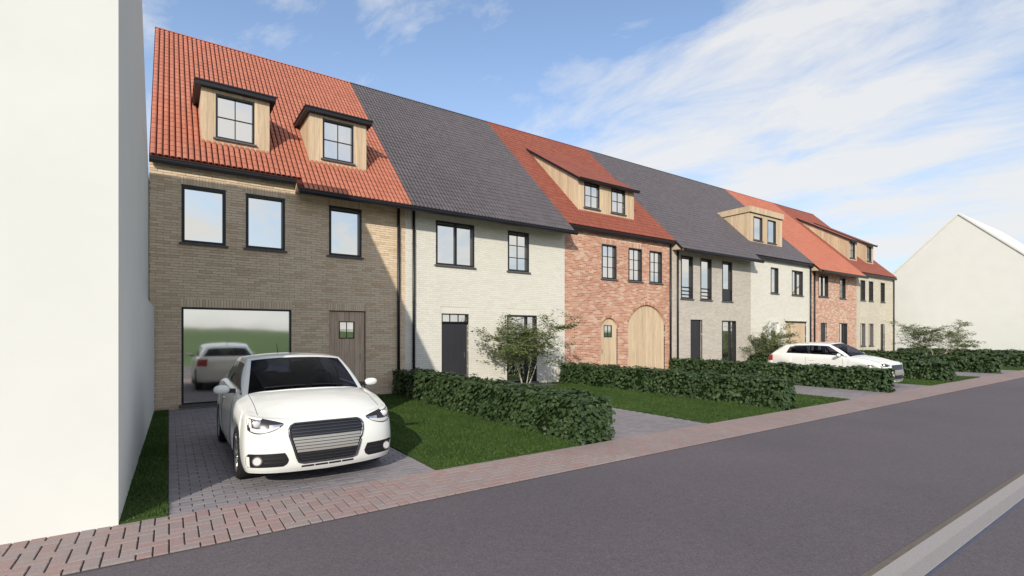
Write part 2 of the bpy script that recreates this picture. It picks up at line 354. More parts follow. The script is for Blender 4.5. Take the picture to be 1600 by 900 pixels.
# driveways of grey pavers, running bond
def running(x0, x1, y0, y1, bw=.2, bh=.1, g=.004):
    out = []; j = 0; y = y0
    while y < y1 - .01:
        x = x0 - (bw / 2 if j % 2 else 0)
        while x < x1 - .01:
            a, b = max(x, x0), min(x + bw, x1)
            if b - a > .03: out.append((a + g, b - g, y + g, min(y + bh, y1) - g))
            x += bw
        y += bh; j += 1
    return out
drives = [(-.01, 2.75, 'grey block driveway under the nearest white car'), (5.92, 8.45, 'grey block path between the first two hedges'), (14.55, 17.18, 'grey block driveway leading to the arched wooden garage door'),
          (17.78, 20.7, 'grey block driveway under the farther white car'), (26.3, 29.35, 'grey block driveway in front of the square wooden garage door'), (30.0, 32.6, 'grey block driveway in front of the second salmon brick house'), (38.3, 41.3, 'grey block driveway in front of the last house of the row')]
for i, (a, b, lab) in enumerate(drives):
    y1 = F
    paving('driveway', lab, 'driveway', 'paver_grey', running(a, b, YP, y1) if i < 4 else running(a, b, YP, y1, .2, .2), (a, b, YP, y1), -.002, 300 if i == 0 else 0, (lambda r: camdist(r) + (20 if (r[0] > .75 and r[1] < 2.42 and r[2] > 6.0) else 0)) if i == 0 else camdist)
# lawns: soil sheet plus grass blades
lawns = [(-.37, -.012, YP, 13.45, 3200, 'narrow strip of grass between the white gable wall and the driveway'), (2.755, 5.14, YP, F, 3600, 'lawn between the nearest white car and the first hedge'), (8.455, 11.28, YP, F, 2200, 'lawn left of the second hedge with the nearest small tree'),
         (11.9, 14.545, YP, F, 1200, 'lawn right of the second hedge in front of the red brick house'), (20.7, 23.05, YP, F, 900, 'lawn right of the farther white car'), (23.5, 26.3, YP, F, 600, 'lawn right of the fourth hedge with the middle small tree'),
         (32.6, 35.45, YP, F, 400, 'lawn with the farthest small tree'), (35.9, 38.3, YP, F, 350, 'lawn in front of the last house of the row')]
for x0, x1, y0, y1, dens, lab in lawns:
    lw = MB().box(x0, x1, y0, y1, -.05, .012).build('lawn', 'soil', None, org=((x0 + x1) / 2, (y0 + y1) / 2, 0)); tag(lw, lab, 'lawn', kind='structure')
    n = int((x1 - x0) * (y1 - y0) * dens); p = np.stack([rng.uniform(x0, x1, n), rng.uniform(y0, y1, n), np.full(n, .01)], 1)
    patch = .8 + .3 * np.sin(p[:, 0] * 3.1 + p[:, 1]) * np.sin(p[:, 1] * 2.3 - p[:, 0])
    hgt = rng.uniform(.022, .05, n) * patch; an = rng.uniform(0, 2 * math.pi, n); wd = rng.uniform(.004, .008, n) * (1 if dens > 1500 else 1.8)
    side = np.stack([np.cos(an), np.sin(an), np.zeros(n)], 1); lean = rng.normal(0, .016, (n, 3)); lean[:, 2] = 0
    tip = p + lean; tip[:, 2] += hgt
    V = np.stack([p - side * wd[:, None], p + side * wd[:, None], tip], 1).reshape(-1, 3)
    gr = npmesh('grass', V, np.arange(3 * n).reshape(-1, 3), 'grass_blade', lw, np.array(lw.location)); tag(gr, kind='stuff')

# ------------------------------------------------------------------ white neighbours at both ends
nb = thing('gable_house', 'tall plain white rendered house wall at the left edge', 'house', (-5, 9.5, 0))
prof = [(5.64, 0), (5.64, 5.72), (8.35, 8.57), (13.47, 5.22), (16.5, 5.0), (16.5, 0)]
MB().prism([(-.372, y, z - .1 if z == 0 else z) for y, z in prof], (-9, 0, 0)).build('wall', 'render_white', nb)
MB().prism([(-.371, 5.66, -.05), (-.27, 13.46, -.05), (-.371, 13.46, -.05)], (0, 0, 2.35)).build('plinth', 'render_white', nb)
rf = MB()
def slab(mb, x0, x1, ya, za, yb, zb, th):
    mb.prism([(x0, ya, za), (x0, yb, zb), (x0, yb, zb + th), (x0, ya, za + th)], (x1 - x0, 0, 0))
slab(rf, -9.4, -.375, 5.64, 5.725, 8.35, 8.575, .02); slab(rf, -9.4, -.375, 13.47, 5.225, 8.35, 8.575, .02)
rf.build('roof', 'render_white', nb)
nb = thing('gable_house', 'plain cream white house with pointed gable at the far right', 'house', (48, 10.4, 0))
GX = 43.5
MB().prism([(GX, 5.5, -.1), (GX, 5.5, 4.75), (GX, 10.44, 9.69), (GX, 15.38, 4.75), (GX, 15.38, -.1)], (11, 0, 0)).build('wall', 'render_white', nb)
rf = MB(); slab(rf, GX - .06, GX + 11.1, 5.3, 4.56, 10.44, 9.70, .14); slab(rf, GX - .06, GX + 11.1, 15.58, 4.56, 10.44, 9.70, .14)
rf.build('roof', 'render_white', nb)

# ------------------------------------------------------------------ row houses
def half_arch(o, z):                                 # half width of an arch opening at height z, or None
    xa, xb, zs, zt = o[0], o[1], o[4], o[3]; w = (xb - xa) / 2; rise = zt - zs
    if z <= zs: return w
    if z >= zt: return None
    rad = (w * w + rise * rise) / (2 * rise); cz = zt - rad; return math.sqrt(max(0, rad * rad - (z - cz) ** 2))
def arch_z(o, x):
    xa, xb, zs, zt = o[0], o[1], o[4], o[3]; w = (xb - xa) / 2; rise = zt - zs; rad = (w * w + rise * rise) / (2 * rise); cz = zt - rad
    return cz + math.sqrt(max(0, rad * rad - (x - (xa + xb) / 2) ** 2))
def facade(house, x0, x1, ztop, openings, mat, mortar, bl, bh, joint, sep_n=0, lintel=.19, seed=0, rec=.004, jit=.0006):
    """openings: (xa, xb, za, zb[, spring]) -> wall sheet with holes, bricks laid course by course"""
    rd = random.Random(seed); org = np.array(house.location)
    xs = sorted({x0, x1, *[o[0] for o in openings], *[o[1] for o in openings]}); zs = sorted({-.05, ztop, *[max(o[2], -.05) for o in openings], *[o[3] for o in openings]})
    mb = MB(); yb = F + rec
    for i in range(len(xs) - 1):
        for j in range(len(zs) - 1):
            cx, cz = (xs[i] + xs[i + 1]) / 2, (zs[j] + zs[j + 1]) / 2
            if any(o[0] < cx < o[1] and o[2] < cz < o[3] for o in openings): continue
            mb.poly([(xs[i], yb, zs[j]), (xs[i + 1], yb, zs[j]), (xs[i + 1], yb, zs[j + 1]), (xs[i], yb, zs[j + 1])])
    for o in openings:
        d = F + .17
        if len(o) > 4:
            n = 24; pr = None
            for k in range(n + 1):
                x = o[0] + (o[1] - o[0]) * k / n; z = arch_z(o, x)
                if pr:
                    mb.poly([(pr[0], yb, pr[1]), (x, yb, z), (x, yb, o[3]), (pr[0], yb, o[3])])
                    mb.poly([(pr[0], F - .001, pr[1]), (pr[0], d, pr[1]), (x, d, z), (x, F - .001, z)])
                pr = (x, z)
            top = o[4]
        else:
            top = o[3]; mb.poly([(o[0], yb, top), (o[0], d, top), (o[1], d, top), (o[1], yb, top)])
        mb.poly([(o[0], F, o[2]), (o[0], d, o[2]), (o[0], d, top), (o[0], F, top)]); mb.poly([(o[1], F, o[2]), (o[1], F, top), (o[1], d, top), (o[1], d, o[2])])
    # side and rear walls
    mb.poly([(x0 + .004, yb, -.05), (x0 + .004, yb, ztop), (x0 + .004, RY, RZ - .1), (x0 + .004, 24, 5.8), (x0 + .004, 24, -.05)])
    mb.poly([(x1 - .004, yb, -.05), (x1 - .004, yb, ztop), (x1 - .004, RY, RZ - .1), (x1 - .004, 24, 5.8), (x1 - .004, 24, -.05)])
    mb.poly([(x0, 24, -.05), (x1, 24, -.05), (x1, 24, 5.8), (x0, 24, 5.8)])
    wall = mb.build('wall', mortar, house)
    lint = [(o[0] - .02, o[1] + .02, o[3], o[3] + lintel) for o in openings if len(o) == 4 and lintel and o[3] + lintel < ztop + .1]
    B = []; z = 0.0; course = bh + joint; row = 0
    while z < ztop - .02:
        zm = z + bh / 2; cuts = []
        for o in openings:
            if o[2] - .005 < zm < o[3]:
                if len(o) > 4:
                    hw = half_arch(o, zm + (bh / 2 if zm > o[4] else 0)); hw = hw if hw else 0; ring = .0
                    if zm > o[4] - .01: hw = half_arch((o[0] - .11, o[1] + .11, o[2], o[3] + .11, o[4]), zm) or 0
                    c = (o[0] + o[1]) / 2; cuts.append((c - hw, c + hw))
                else: cuts.append((o[0], o[1]))
            elif len(o) > 4 and o[3] <= zm < o[3] + .11:
                hw = half_arch((o[0] - .11, o[1] + .11, o[2], o[3] + .11, o[4]), zm) or 0; c = (o[0] + o[1]) / 2; cuts.append((c - hw, c + hw))
        for l in lint:
            if l[2] < zm + .01 and zm - .01 < l[3]: cuts.append((l[0], l[1]))
        cuts.sort(); segs = []; a = x0
        for c in cuts:
            if c[0] > a: segs.append((a, c[0]))
            a = max(a, c[1])
        if a < x1: segs.append((a, x1))
        off = (row % 2) * .5 * (bl + joint) + rd.uniform(-.03, .03)
        for sa, sb in segs:
            k = math.floor((sa - x0 - off) / (bl + joint)); x = x0 + off + k * (bl + joint)
            while x < sb:
                a, b = max(x, sa), min(x + bl, sb)
                if b - a > .018: B.append((a, b, F + rd.uniform(-jit, jit * .4), F + .06, z, min(z + bh, ztop)))
                x += bl + joint
        z += course; row += 1
    for l in lint:                                   # soldier courses
        n = max(3, round((l[1] - l[0]) / (bh + joint))); w = (l[1] - l[0]) / n
        for k in range(n): B.append((l[0] + k * w + joint / 2, l[0] + (k + 1) * w - joint / 2, F + rd.uniform(-jit, jit * .4), F + .06, l[2] + joint, min(l[3], ztop)))
    B = np.array(B)
    if sep_n:
        full = np.abs(B[:, 1] - B[:, 0] - bl) < .002
        full &= (B[:, 4] > 1.3) & (B[:, 0] > x0 + .02)
        idx = np.where(full)[0]; c = (B[idx, 0] + B[idx, 1]) / 2; dist = np.sqrt(c ** 2 + F ** 2 + (B[idx, 4] - 1.7) ** 2) + 0 * c
        idx = idx[np.argsort(dist)][:sep_n]
        tmp = MB().box(-bl / 2, bl / 2, 0, .06, 0, bh); me = bpy.data.meshes.new('brick'); me.from_pydata(tmp.v, [], tmp.f); me.update(); me.materials.append(M[mat])
        for i in idx: shared('brick', me, ((B[i, 0] + B[i, 1]) / 2 - org[0], B[i, 2] - org[1], B[i, 4] - org[2]), wall)
        keep = np.ones(len(B), bool); keep[idx] = False; B = B[keep]
    tag(boxes('brickwork', B, mat, wall, org), kind='stuff')
    for o in openings:                               # rowlock ring over arches
        if len(o) > 4:
            c = (o[0] + o[1]) / 2; w = (o[1] - o[0]) / 2; rise = o[3] - o[4]; rad = (w * w + rise * rise) / (2 * rise); cz = o[3] - rad
            a0 = math.acos(min(1, w / rad)); n = max(12, int(rad * (math.pi - 2 * a0) / .062)); mb = MB()
            for k in range(n):
                t0 = a0 + (math.pi - 2 * a0) * (k + .08) / n; t1 = a0 + (math.pi - 2 * a0) * (k + .92) / n; yy = F - .004 + rd.uniform(-.003, .002)
                mb.prism([(c + r * math.cos(t), yy, cz + r * math.sin(t)) for r, t in ((rad + .003, t0), (rad + .105, t0), (rad + .105, t1), (rad + .003, t1))], (0, .07, 0))
            tag(mb.build('arch_ring', mat, wall), kind='stuff')
    return wall
def window(house, xa, xb, za, zb, cols=1, rows=1, y=F, frame='black_metal', th=.055, bar=.022, sill=True, mull=None, name='window', sill_h=.045, prefix='', glaze=.085, gm='glass'):
    """a box frame lining the opening; panes, bars and sill are pieces of it"""
    d0, d1 = y - .008, y + .15
    mb = MB(); mb.box(xa, xa + th, d0, d1, za, zb).box(xb - th, xb, d0, d1, za, zb).box(xa + th, xb - th, d0, d1, zb - th, zb).box(xa + th, xb - th, d0, d1, za, za + th)
    w = mb.build(prefix + name, frame, house)
    lv = house if prefix else w                      # inside a dormer the pieces sit beside the frame
    ix0, ix1, iz0, iz1 = xa + th, xb - th, za + th, zb - th
    vs = [ix0] + ([mull] if mull else [ix0 + (ix1 - ix0) * k / cols for k in range(1, cols)]) + [ix1]
    hs = [iz0 + (iz1 - iz0) * k / rows for k in range(rows + 1)]; yp = y + glaze
    bw = .07 if mull else bar
    for i in range(len(vs) - 1):
        for j in range(len(hs) - 1):
            a = vs[i] + (bw / 2 if i else 0); b = vs[i + 1] - (bw / 2 if i < len(vs) - 2 else 0); c = hs[j] + (bar / 2 if j else 0); d = hs[j + 1] - (bar / 2 if j < len(hs) - 2 else 0)
            MB().box(a, b, yp, yp + .02, c, d).build('pane', gm, lv)
    for v in vs[1:-1]: MB().box(v - bw / 2, v + bw / 2, yp - (.05 if mull else .018), yp + .025, iz0, iz1).build('mullion' if mull else 'glazing_bar', frame, lv)
    for h_ in hs[1:-1]: MB().box(ix0, ix1, yp - .016, yp + .023, h_ - bar / 2, h_ + bar / 2).build('glazing_bar', frame, lv)
    if sill: MB().box(xa - .05, xb + .05, y - .055, y + .04, za - sill_h, za - .002).build('sill', 'bluestone', lv)
    return w
def gutter(house, x0, x1, low):
    yc, zt = (12.905, 5.255) if low else (13.365, 5.572)
    pr = [(-.065, 0), (-.078, -.004), (-.078, -.02), (-.066, -.026), (-.062, -.07), (-.04, -.112), (0, -.128), (.04, -.112), (.064, -.07), (.066, 0)]
    return MB().prism([(x0, yc + a, zt + b) for a, b in pr], (x1 - x0, 0, 0)).build('gutter', 'black_metal', house)
def downpipe(house, x, low):
    yt, zt = (12.905, 5.15) if low else (13.235, 5.48)
    mb = MB().tube([(x, F - .06, 5.30 if low else 5.52), (x, F - .06, 2.6), (x, F - .06, .0)], .04, 12)
    p = mb.build('downpipe', 'black_metal', house, True)
    for z in (.9, 2.6, 4.3): MB().tube([(x, F - .06, z), (x, F - .06, z + .035)], .047, 10).build('bracket', 'black_metal', p)
    return p
# --- roof tiles
ROWL = (RY - 13.3) * math.sqrt(2) / 33; CS = math.sqrt(.5)
def tile_geo(w, lift=.011):
    """double-roll tile: two raised rolls, each with a gap that shows the shade-coloured deck"""
    V = []; Fc = []; L1 = ROWL + .02
    for r in range(2):
        o = r * w / 2; p = w / 2; b = len(V)
        pr = [(o + p * u, z) for u, z in ((.17, -.004), (.23, .012), (.33, .021), (.72, .024), (.88, .017), (1.0, -.004))]; n = len(pr)
        for v, dz in ((0, lift - .014), (0, lift), (L1, .0)): V += [(x, v, z + dz) for x, z in pr]
        for i in range(2):
            for k in range(n - 1): Fc.append((b + i * n + k, b + i * n + k + 1, b + (i + 1) * n + k + 1, b + (i + 1) * n + k))
    return np.array(V), np.array(Fc)
def tiles(house, roof, x0, x1, eaves, mat, sep_n=0, skip=None, plane=None, nrow=None, eave_y=None):
    """eaves: list of (xa, xb, low). Rows are counted from the ridge down"""
    org = np.array(house.location); ncol = max(2, round((x1 - x0) / .24)); w = (x1 - x0) / ncol; V0, F0 = tile_geo(w)
    P = []
    for c in range(ncol):
        xc = x0 + (c + .5) * w; low = [e[2] for e in eaves if e[0] <= xc < e[1]][0]
        for r in range(35 if low else 33):
            y = RY - (r + 1) * ROWL * CS; z = y + ROOFC
            if skip and skip(xc, y, z): continue
            P.append((x0 + c * w, y, z))
    P = np.array(P); base = P - org
    rest = np.ones(len(P), bool)
    if sep_n:
        idx = np.argsort(np.linalg.norm(P - np.array((0, 0, 1.7)), axis=1))[:sep_n]; rest[idx] = False
        me = bpy.data.meshes.new('tile'); me.from_pydata(V0.tolist(), [], F0.tolist()); me.update(); me.polygons.foreach_set('use_smooth', [False] * len(me.polygons)); me.materials.append(M[mat])
        for i in idx: shared('tile', me, base[i] + np.array((0, random.uniform(-.003, .003), 0)), roof, (R(45), 0, random.uniform(-.004, .004)))
    P = base[rest]; k = len(P)
    Vr = np.stack([V0[:, 0], V0[:, 1] * CS - V0[:, 2] * CS, V0[:, 1] * CS + V0[:, 2] * CS], 1)
    V = P[:, None, :] + Vr[None]; V[:, :, 1] += rng.uniform(-.003, .003, (k, 1))
    Fc = F0[None] + (np.arange(k) * len(V0))[:, None, None]
    o = npmesh('tiling', V, Fc.reshape(-1, 4), mat, roof, smooth=False); tag(o, kind='stuff')
    return o
def roof_of(house, x0, x1, eaves, mat, sep_n=0, skip=None):
    mb = MB(); t = .03
    for xa, xb, low in eaves:
        ye = 12.985 if low else 13.315
        mb.prism([(xa, ye, ye + ROOFC - .045), (xa, RY, RZ - .045), (xa, RY, RZ - .12), (xa, ye + .04, ye + ROOFC - .09)], (xb - xa, 0, 0))
    roof = mb.build('roof', 'deck_shade_grey' if 'grey' in mat else 'deck_shade_red', house)  # deck seen through the tile gaps as painted shade lines
    MB().prism([(x0, RY + .03, RZ - .036), (x0, 24.4, RZ - (24.4 - RY) - .006), (x0, 24.4, RZ - (24.4 - RY) - .1), (x0, RY + .03, RZ - .13)], (x1 - x0, 0, 0)).build('rear_slope', mat, roof)
    tiles(house, roof, x0, x1, eaves, mat, sep_n, skip)
    n = max(1, round((x1 - x0) / .4)); w = (x1 - x0) / n
    for k in range(n):
        mb = MB(); a = x0 + k * w; pts = [(.062 * math.cos(q), .045 * math.sin(q)) for q in [math.pi * i / 6 for i in range(7)]]
        mb.prism([(a, RY + .0 + y, RZ - .006 + z) for y, z in pts], (w - .006, 0, 0)); mb.build('ridge_tile', mat, roof)
    for xa, xb, low in eaves:
        yb_, zb_ = (12.99, 5.27) if low else (13.318, 5.535)
        MB().prism([(xa + .002, F - .012, F + ROOFC - .11), (xa + .002, yb_, yb_ + ROOFC - .075), (xa + .002, yb_, zb_ - .03), (xa + .002, F - .012, zb_)], (xb - xa - .004, 0, 0)).build('soffit', 'soffit', house)
    return roof
def board_front(dm, xa, xb, za, zb, holes, y, mat, bw=.125):
    n = max(1, round((xb - xa) / bw)); w = (xb - xa) / n
    for k in range(n):
        a, b = xa + k * w + .0015, xa + (k + 1) * w - .0015; iv = [(za, zb)]
        segs = [(a, b, za, zb)]
        for h in holes:
            ns = []
            for s in segs:
                if s[1] <= h[0] or s[0] >= h[1] or s[3] <= h[2] or s[2] >= h[3]: ns.append(s); continue
                if s[0] < h[0] - .004: ns.append((s[0], h[0], s[2], s[3]))
                if s[1] > h[1] + .004: ns.append((h[1], s[1], s[2], s[3]))
                m0, m1 = max(s[0], h[0]), min(s[1], h[1])
                if s[2] < h[2] - .004: ns.append((m0, m1, s[2], h[2]))
                if s[3] > h[3] + .004: ns.append((m0, m1, h[3], s[3]))
            segs = ns
        for s in segs: MB().box(s[0], s[1], y - random.uniform(0, .002), y + .022, s[2], s[3]).build('board', mat, dm)
def dormer(house, xa, xb, yf, ztop, wins, kind, mat_tile=None, back=None, fasc='black_metal', mid=None):
    """kind 'flat': flat roof at ztop; 'shed': roof rising from the front to back=(y, z) on the main roof"""
    zb = yf + ROOFC
    def top(y): return ztop if kind == 'flat' else ztop + (y - yf) * (back[1] - ztop) / (back[0] - yf)
    ye = ztop - ROOFC if kind == 'flat' else back[0]
    c = .02
    body = MB()
    for x in (xa + c, xb - c): body.poly([(x, yf + c, zb - .2), (x, yf + c, ztop - .01), (x, ye, top(ye) - .01), (x, ye, ye + ROOFC - .2)])
    dm = body.build('dormer', 'wood', house)
    board_front(dm, xa, xb, zb - .06, ztop, [(w[0], w[1], w[2], w[3]) for w in wins], yf, 'wood')
    # cheek boards
    for x, sgn in ((xa, 1), (xb, -1)):
        y = yf + .024; w = .125
        while y < ye - .02:
            y2 = min(y + w, ye - .005)
            za, zb2 = max(y + ROOFC - .05, 0), max(y2 + ROOFC - .05, 0)
            if top(y2) > zb2 + .01:
                MB().prism([(x, y + .0015, za), (x, y2 - .0015, zb2), (x, y2 - .0015, top(y2) - .004), (x, y + .0015, top(y) - .004)], (sgn * .02, 0, 0)).build('board', 'wood', dm)
            y += w
    for w in wins: window(dm, *w[:4], *w[4:6], y=yf, th=.045, bar=.022, prefix='window_', name='frame', sill_h=.04, glaze=.06)
    if kind == 'flat' and fasc == 'wood':
        t = .30; ov = .04
        mb = MB(); mb.box(xa - ov, xb + ov, yf - .06, ye + .1, ztop + .02, ztop + t - .01); mb.build('dormer_roof', 'black_metal', dm)
        n = max(1, round((xb - xa + 2 * ov) / .16)); w = (xb - xa + 2 * ov) / n
        for k in range(n): MB().box(xa - ov + k * w + .001, xa - ov + (k + 1) * w - .001, yf - .085, yf - .062, ztop, ztop + t).build('fascia_board', 'wood', dm)
        for x in (xa - ov - .022, xb + ov + .002):
            y = yf - .085
            while y < ye + t - .05:
                y2 = min(y + .16, ye + t - .02); b1, b2 = max(ztop, y + ROOFC - .02), max(ztop, y2 + ROOFC - .02)
                if ztop + t > b2 + .005: MB().prism([(x, y + .001, b1), (x, y2 - .001, b2), (x, y2 - .001, ztop + t), (x, y + .001, ztop + t)], (.02, 0, 0)).build('fascia_board', 'wood', dm)
                y += .16
        MB().box(xa - ov, xb + ov, yf - .058, yf - .004, ztop - .012, ztop + .018).build('shadow_gap', 'black_metal', dm)
    elif kind == 'flat':
        t = .125; ov = .13
        MB().box(xa - ov, xb + ov, yf - .15, ye + t + .02, ztop + .002, ztop + t - .03).build('dormer_roof', fasc, dm)
        MB().box(xa - ov - .018, xb + ov + .018, yf - .168, ye + t, ztop + t - .032, ztop + t).build('roof_edge', fasc, dm)
    else:
        ov = .07; y0 = yf - .12
        mb = MB(); mb.prism([(xa - ov, y0, top(y0) + .004), (xa - ov, ye + .05, top(ye + .05) + .004), (xa - ov, ye + .05, top(ye + .05) + .05), (xa - ov, y0, top(y0) + .05)], (xb - xa + 2 * ov, 0, 0))
        rf = mb.build('dormer_roof', 'deck_shade_red', dm)
        # tiles on the shed roof
        sl = math.atan2(back[1] - ztop, back[0] - yf); Ls = (ye + .05 - y0) / math.cos(sl); nr = int(Ls / ROWL); ncol = max(2, round((xb - xa + 2 * ov) / .24)); w = (xb - xa + 2 * ov) / ncol
        V0, F0 = tile_geo(w); Vr = np.stack([V0[:, 0], V0[:, 1] * math.cos(sl) - V0[:, 2] * math.sin(sl), V0[:, 1] * math.sin(sl) + V0[:, 2] * math.cos(sl)], 1)
        P = []
        for r in range(nr):
            for c_ in range(ncol):
                s = r * ROWL; yy = y0 + s * math.cos(sl); P.append((xa - ov + c_ * w, yy, top(y0) + .082 + s * math.sin(sl)))
        P = np.array(P) - np.array(house.location); V = P[:, None, :] + Vr[None]; Fc = F0[None] + (np.arange(len(P)) * len(V0))[:, None, None]
        tag(npmesh('dormer_tiling', V, Fc.reshape(-1, 4), mat_tile, dm), kind='stuff')
        pr = [(-.065, 0), (-.078, -.004), (-.078, -.02), (-.062, -.03), (-.05, -.08), (0, -.105), (.05, -.08), (.062, 0)]
        zz = top(y0) + .075
        MB().prism([(xa - ov - .04, y0 - .05 + a, zz + b) for a, b in pr], (xb - xa + 2 * ov + .08, 0, 0)).build('dormer_gutter', 'black_metal', dm)
        for x in (xa - ov - .012, xb + ov):          # dark verge strip
            MB().prism([(x, y0, top(y0) + .0), (x, ye + .02, top(ye + .02)), (x, ye + .02, top(ye + .02) + .10), (x, y0, top(y0) + .10)], (.012, 0, 0)).build('verge', 'black_metal', dm)
    return dm
def plank_door(house, xa, xb, za, zb, mat, arch=None, pane=None, y=F + .07, bw=.14, name='door', leaf=None, frame=None):
    mb = MB(); mb.box(xa, xb, y + .03, y + .06, za, zb if not arch else arch[4])
    if arch:
        n = 20; pts = [(arch[0] + (arch[1] - arch[0]) * k / n) for k in range(n + 1)]
        mb.prism([(xa, y + .03, arch[4]), (xb, y + .03, arch[4])] + [(x, y + .03, arch_z(arch, x)) for x in reversed(pts)], (0, .03, 0))
    d = mb.build(name, 'anthracite' if mat == 'anthracite' else mat, house)
    n = max(1, round((xb - xa) / bw)); w = (xb - xa) / n
    for k in range(n):
        a, b = xa + k * w + .002, xa + (k + 1) * w - .002
        segs = [(a, b, za + .002, zb)]
        if pane and a < pane[1] and b > pane[0]:
            segs = [(a, b, za + .002, pane[2]), (a, b, pane[3], zb)]
            if a < pane[0]: segs.append((a, pane[0], pane[2], pane[3]))
            if b > pane[1]: segs.append((pane[1], b, pane[2], pane[3]))
        for s in segs:
            yy = y - random.uniform(0, .002)
            if arch and s[3] == zb:
                xsn = [s[0] + (s[1] - s[0]) * q / 4 for q in range(5)]
                MB().prism([(s[0], yy, s[2]), (s[1], yy, s[2])] + [(x, yy, arch_z(arch, x) - .004) for x in reversed(xsn)], (0, .028, 0)).build('plank', mat, d)
            else: MB().box(s[0], s[1], yy, yy + .028, s[2], s[3] - .002).build('plank', mat, d)
    if pane:
        a, b, c, e = pane; th = .025
        MB().box(a, a + th, y - .012, y + .03, c, e).box(b - th, b, y - .012, y + .03, c, e).box(a + th, b - th, y - .012, y + .03, e - th, e).box(a + th, b - th, y - .012, y + .03, c, c + th).build('window_frame', 'black_metal', d)
        MB().box(a + th, b - th, y + .01, y + .022, c + th, e - th).build('pane', 'glass', d)
        mx, mz = (a + b) / 2, (c + e) / 2
        MB().box(mx - .009, mx + .009, y - .004, y + .009, c + th, e - th).build('glazing_bar', 'black_metal', d)
        MB().box(a + th, b - th, y - .003, y + .0085, mz - .009, mz + .009).build('glazing_bar', 'black_metal', d)
    if frame:
        t = .03
        MB().box(xa - t, xa - .002, F + .02, F + .16, za, zb + t).box(xb + .002, xb + t, F + .02, F + .16, za, zb + t).box(xa, xb, F + .02, F + .16, zb + .002, zb + t).build('door_frame', frame, d)
    return d
def step(house, xa, xb, d=.28): MB().box(xa, xb, F - d, F - .004, -.03, .10).build('doorstep', 'bluestone', house)
def knob(door, x, z, y):
    MB().tube([(x, y, z), (x, y - .05, z)], .012, 8).tube([(x, y - .045, z - .09), (x, y - .045, z + .09)], .010, 8).build('handle', 'chrome', door)
def insided(ds):
    def f(x, y, z):
        for xa, xb, yf, ye in ds:
            if xa + .12 < x < xb - .12 and yf + .02 < y < ye - .35: return True
        return False
    return f

WT, WB = 5.10, 3.78
# House 1 : yellow brick, orange roof, two flat dormers
H = thing('row_house', 'yellow brick row house with orange roof and two flat dormers, nearest of the row', 'house', ((BX[0] + BX[1]) / 2, F, 0), 'row houses')
op = [(.23, 1.10, WB, 5.09), (1.52, 2.39, WB, 5.09), (3.46, 4.32, WB, 5.09), (.23, 2.54, .10, 2.31), (3.46, 4.43, .02, 2.32)]
facade(H, BX[0], BX[1], 5.56, op, 'brick_yellow', 'mortar_dark', .25, .051, .010, 300, seed=1, rec=.009, jit=.002)
e1 = [(BX[0], 2.62, False), (2.62, BX[1], True)]
roof_of(H, BX[0], BX[1], e1, 'tile_orange', 300, insided([(.63, 2.12, 14.04, 15.3), (3.09, 4.63, 14.04, 15.3)]))
gutter(H, BX[0], 2.66, False); gutter(H, 2.60, BX[1] - .004, True); downpipe(H, 5.36, True)
for o in op[:3]: window(H, *o[:4], th=.06)
window(H, *op[3], th=.04, glaze=.05, sill_h=.07, gm='glass_soft')
d = plank_door(H, 3.47, 4.42, .02, 2.30, 'wood_old', pane=(3.73, 4.14, 1.58, 2.04), y=F + .05); knob(d, 4.30, 1.08, F + .05); step(H, 3.42, 4.47)
dormer(H, .63, 2.12, 14.03, 7.63, [(.93, 1.77, 6.47, 7.55, 2, 2)], 'flat')
dormer(H, 3.09, 4.63, 14.03, 7.63, [(3.43, 4.26, 6.47, 7.56, 2, 2)], 'flat')
# House 2 : white brick, grey roof
H = thing('row_house', 'white brick row house with plain dark grey roof, behind the nearest small tree', 'house', ((BX[1] + BX[2]) / 2, F, 0), 'row houses')
op = [(6.55, 7.87, WB, WT), (9.14, 10.0, WB, WT), (6.74, 7.66, .05, 2.32), (9.11, 10.33, .10, 2.33)]
facade(H, BX[1], BX[2], 5.56, op, 'brick_white', 'mortar_light', .21, .052, .010, seed=2)
roof_of(H, BX[1], BX[2], [(BX[1], BX[2], True)], 'tile_grey', 300)
gutter(H, BX[1], BX[2] + .06, True); downpipe(H, 5.82, True)
window(H, *op[0], mull=7.24); window(H, *op[1], 2, 3)
d = plank_door(H, 6.77, 7.63, .05, 2.04, 'anthracite', y=F + .06, bw=.22, frame=None); knob(d, 7.53, 1.05, F + .06); step(H, 6.7, 7.7)
window(H, 6.74, 7.66, 2.05, 2.32, 3, 1, th=.03, sill=False, name='transom_window')
window(H, *op[3], mull=9.93, sill=True)
# House 3 : red brick, dark red roof, arched doors, shed dormer
H = thing('row_house', 'red brick row house with arched wooden door and arched wooden garage door', 'house', ((BX[2] + BX[3]) / 2, F, 0), 'row houses')
op = [(13.41, 14.20, WB + .02, WT + .01), (14.87, 15.65, WB + .02, WT + .01), (16.11, 16.89, WB + .02, WT + .01), (13.36, 14.26, .02, 2.32, 1.93), (14.85, 17.08, .02, 2.88, 2.10)]
facade(H, BX[2], BX[3], 5.6, op, 'brick_red', 'mortar_pink', .19, .049, .013, seed=3, rec=.005, jit=.0015)
roof_of(H, BX[2], BX[3], [(BX[2], BX[3], False)], 'tile_red', 0, insided([(12.77, 15.86, 14.1, 17.2)]))
gutter(H, BX[2] - .02, BX[3] + .02, False); downpipe(H, 17.38, False)
for o in op[:3]: window(H, *o[:4], 2, 3, th=.05)
d = plank_door(H, 13.365, 14.255, .02, 2.32, 'wood', op[3], (13.6, 14.02, 1.58, 2.04), y=F + .08); knob(d, 13.47, 1.05, F + .08)
plank_door(H, 14.855, 17.075, .02, 2.88, 'wood', op[4], None, y=F + .08, name='garage_door')
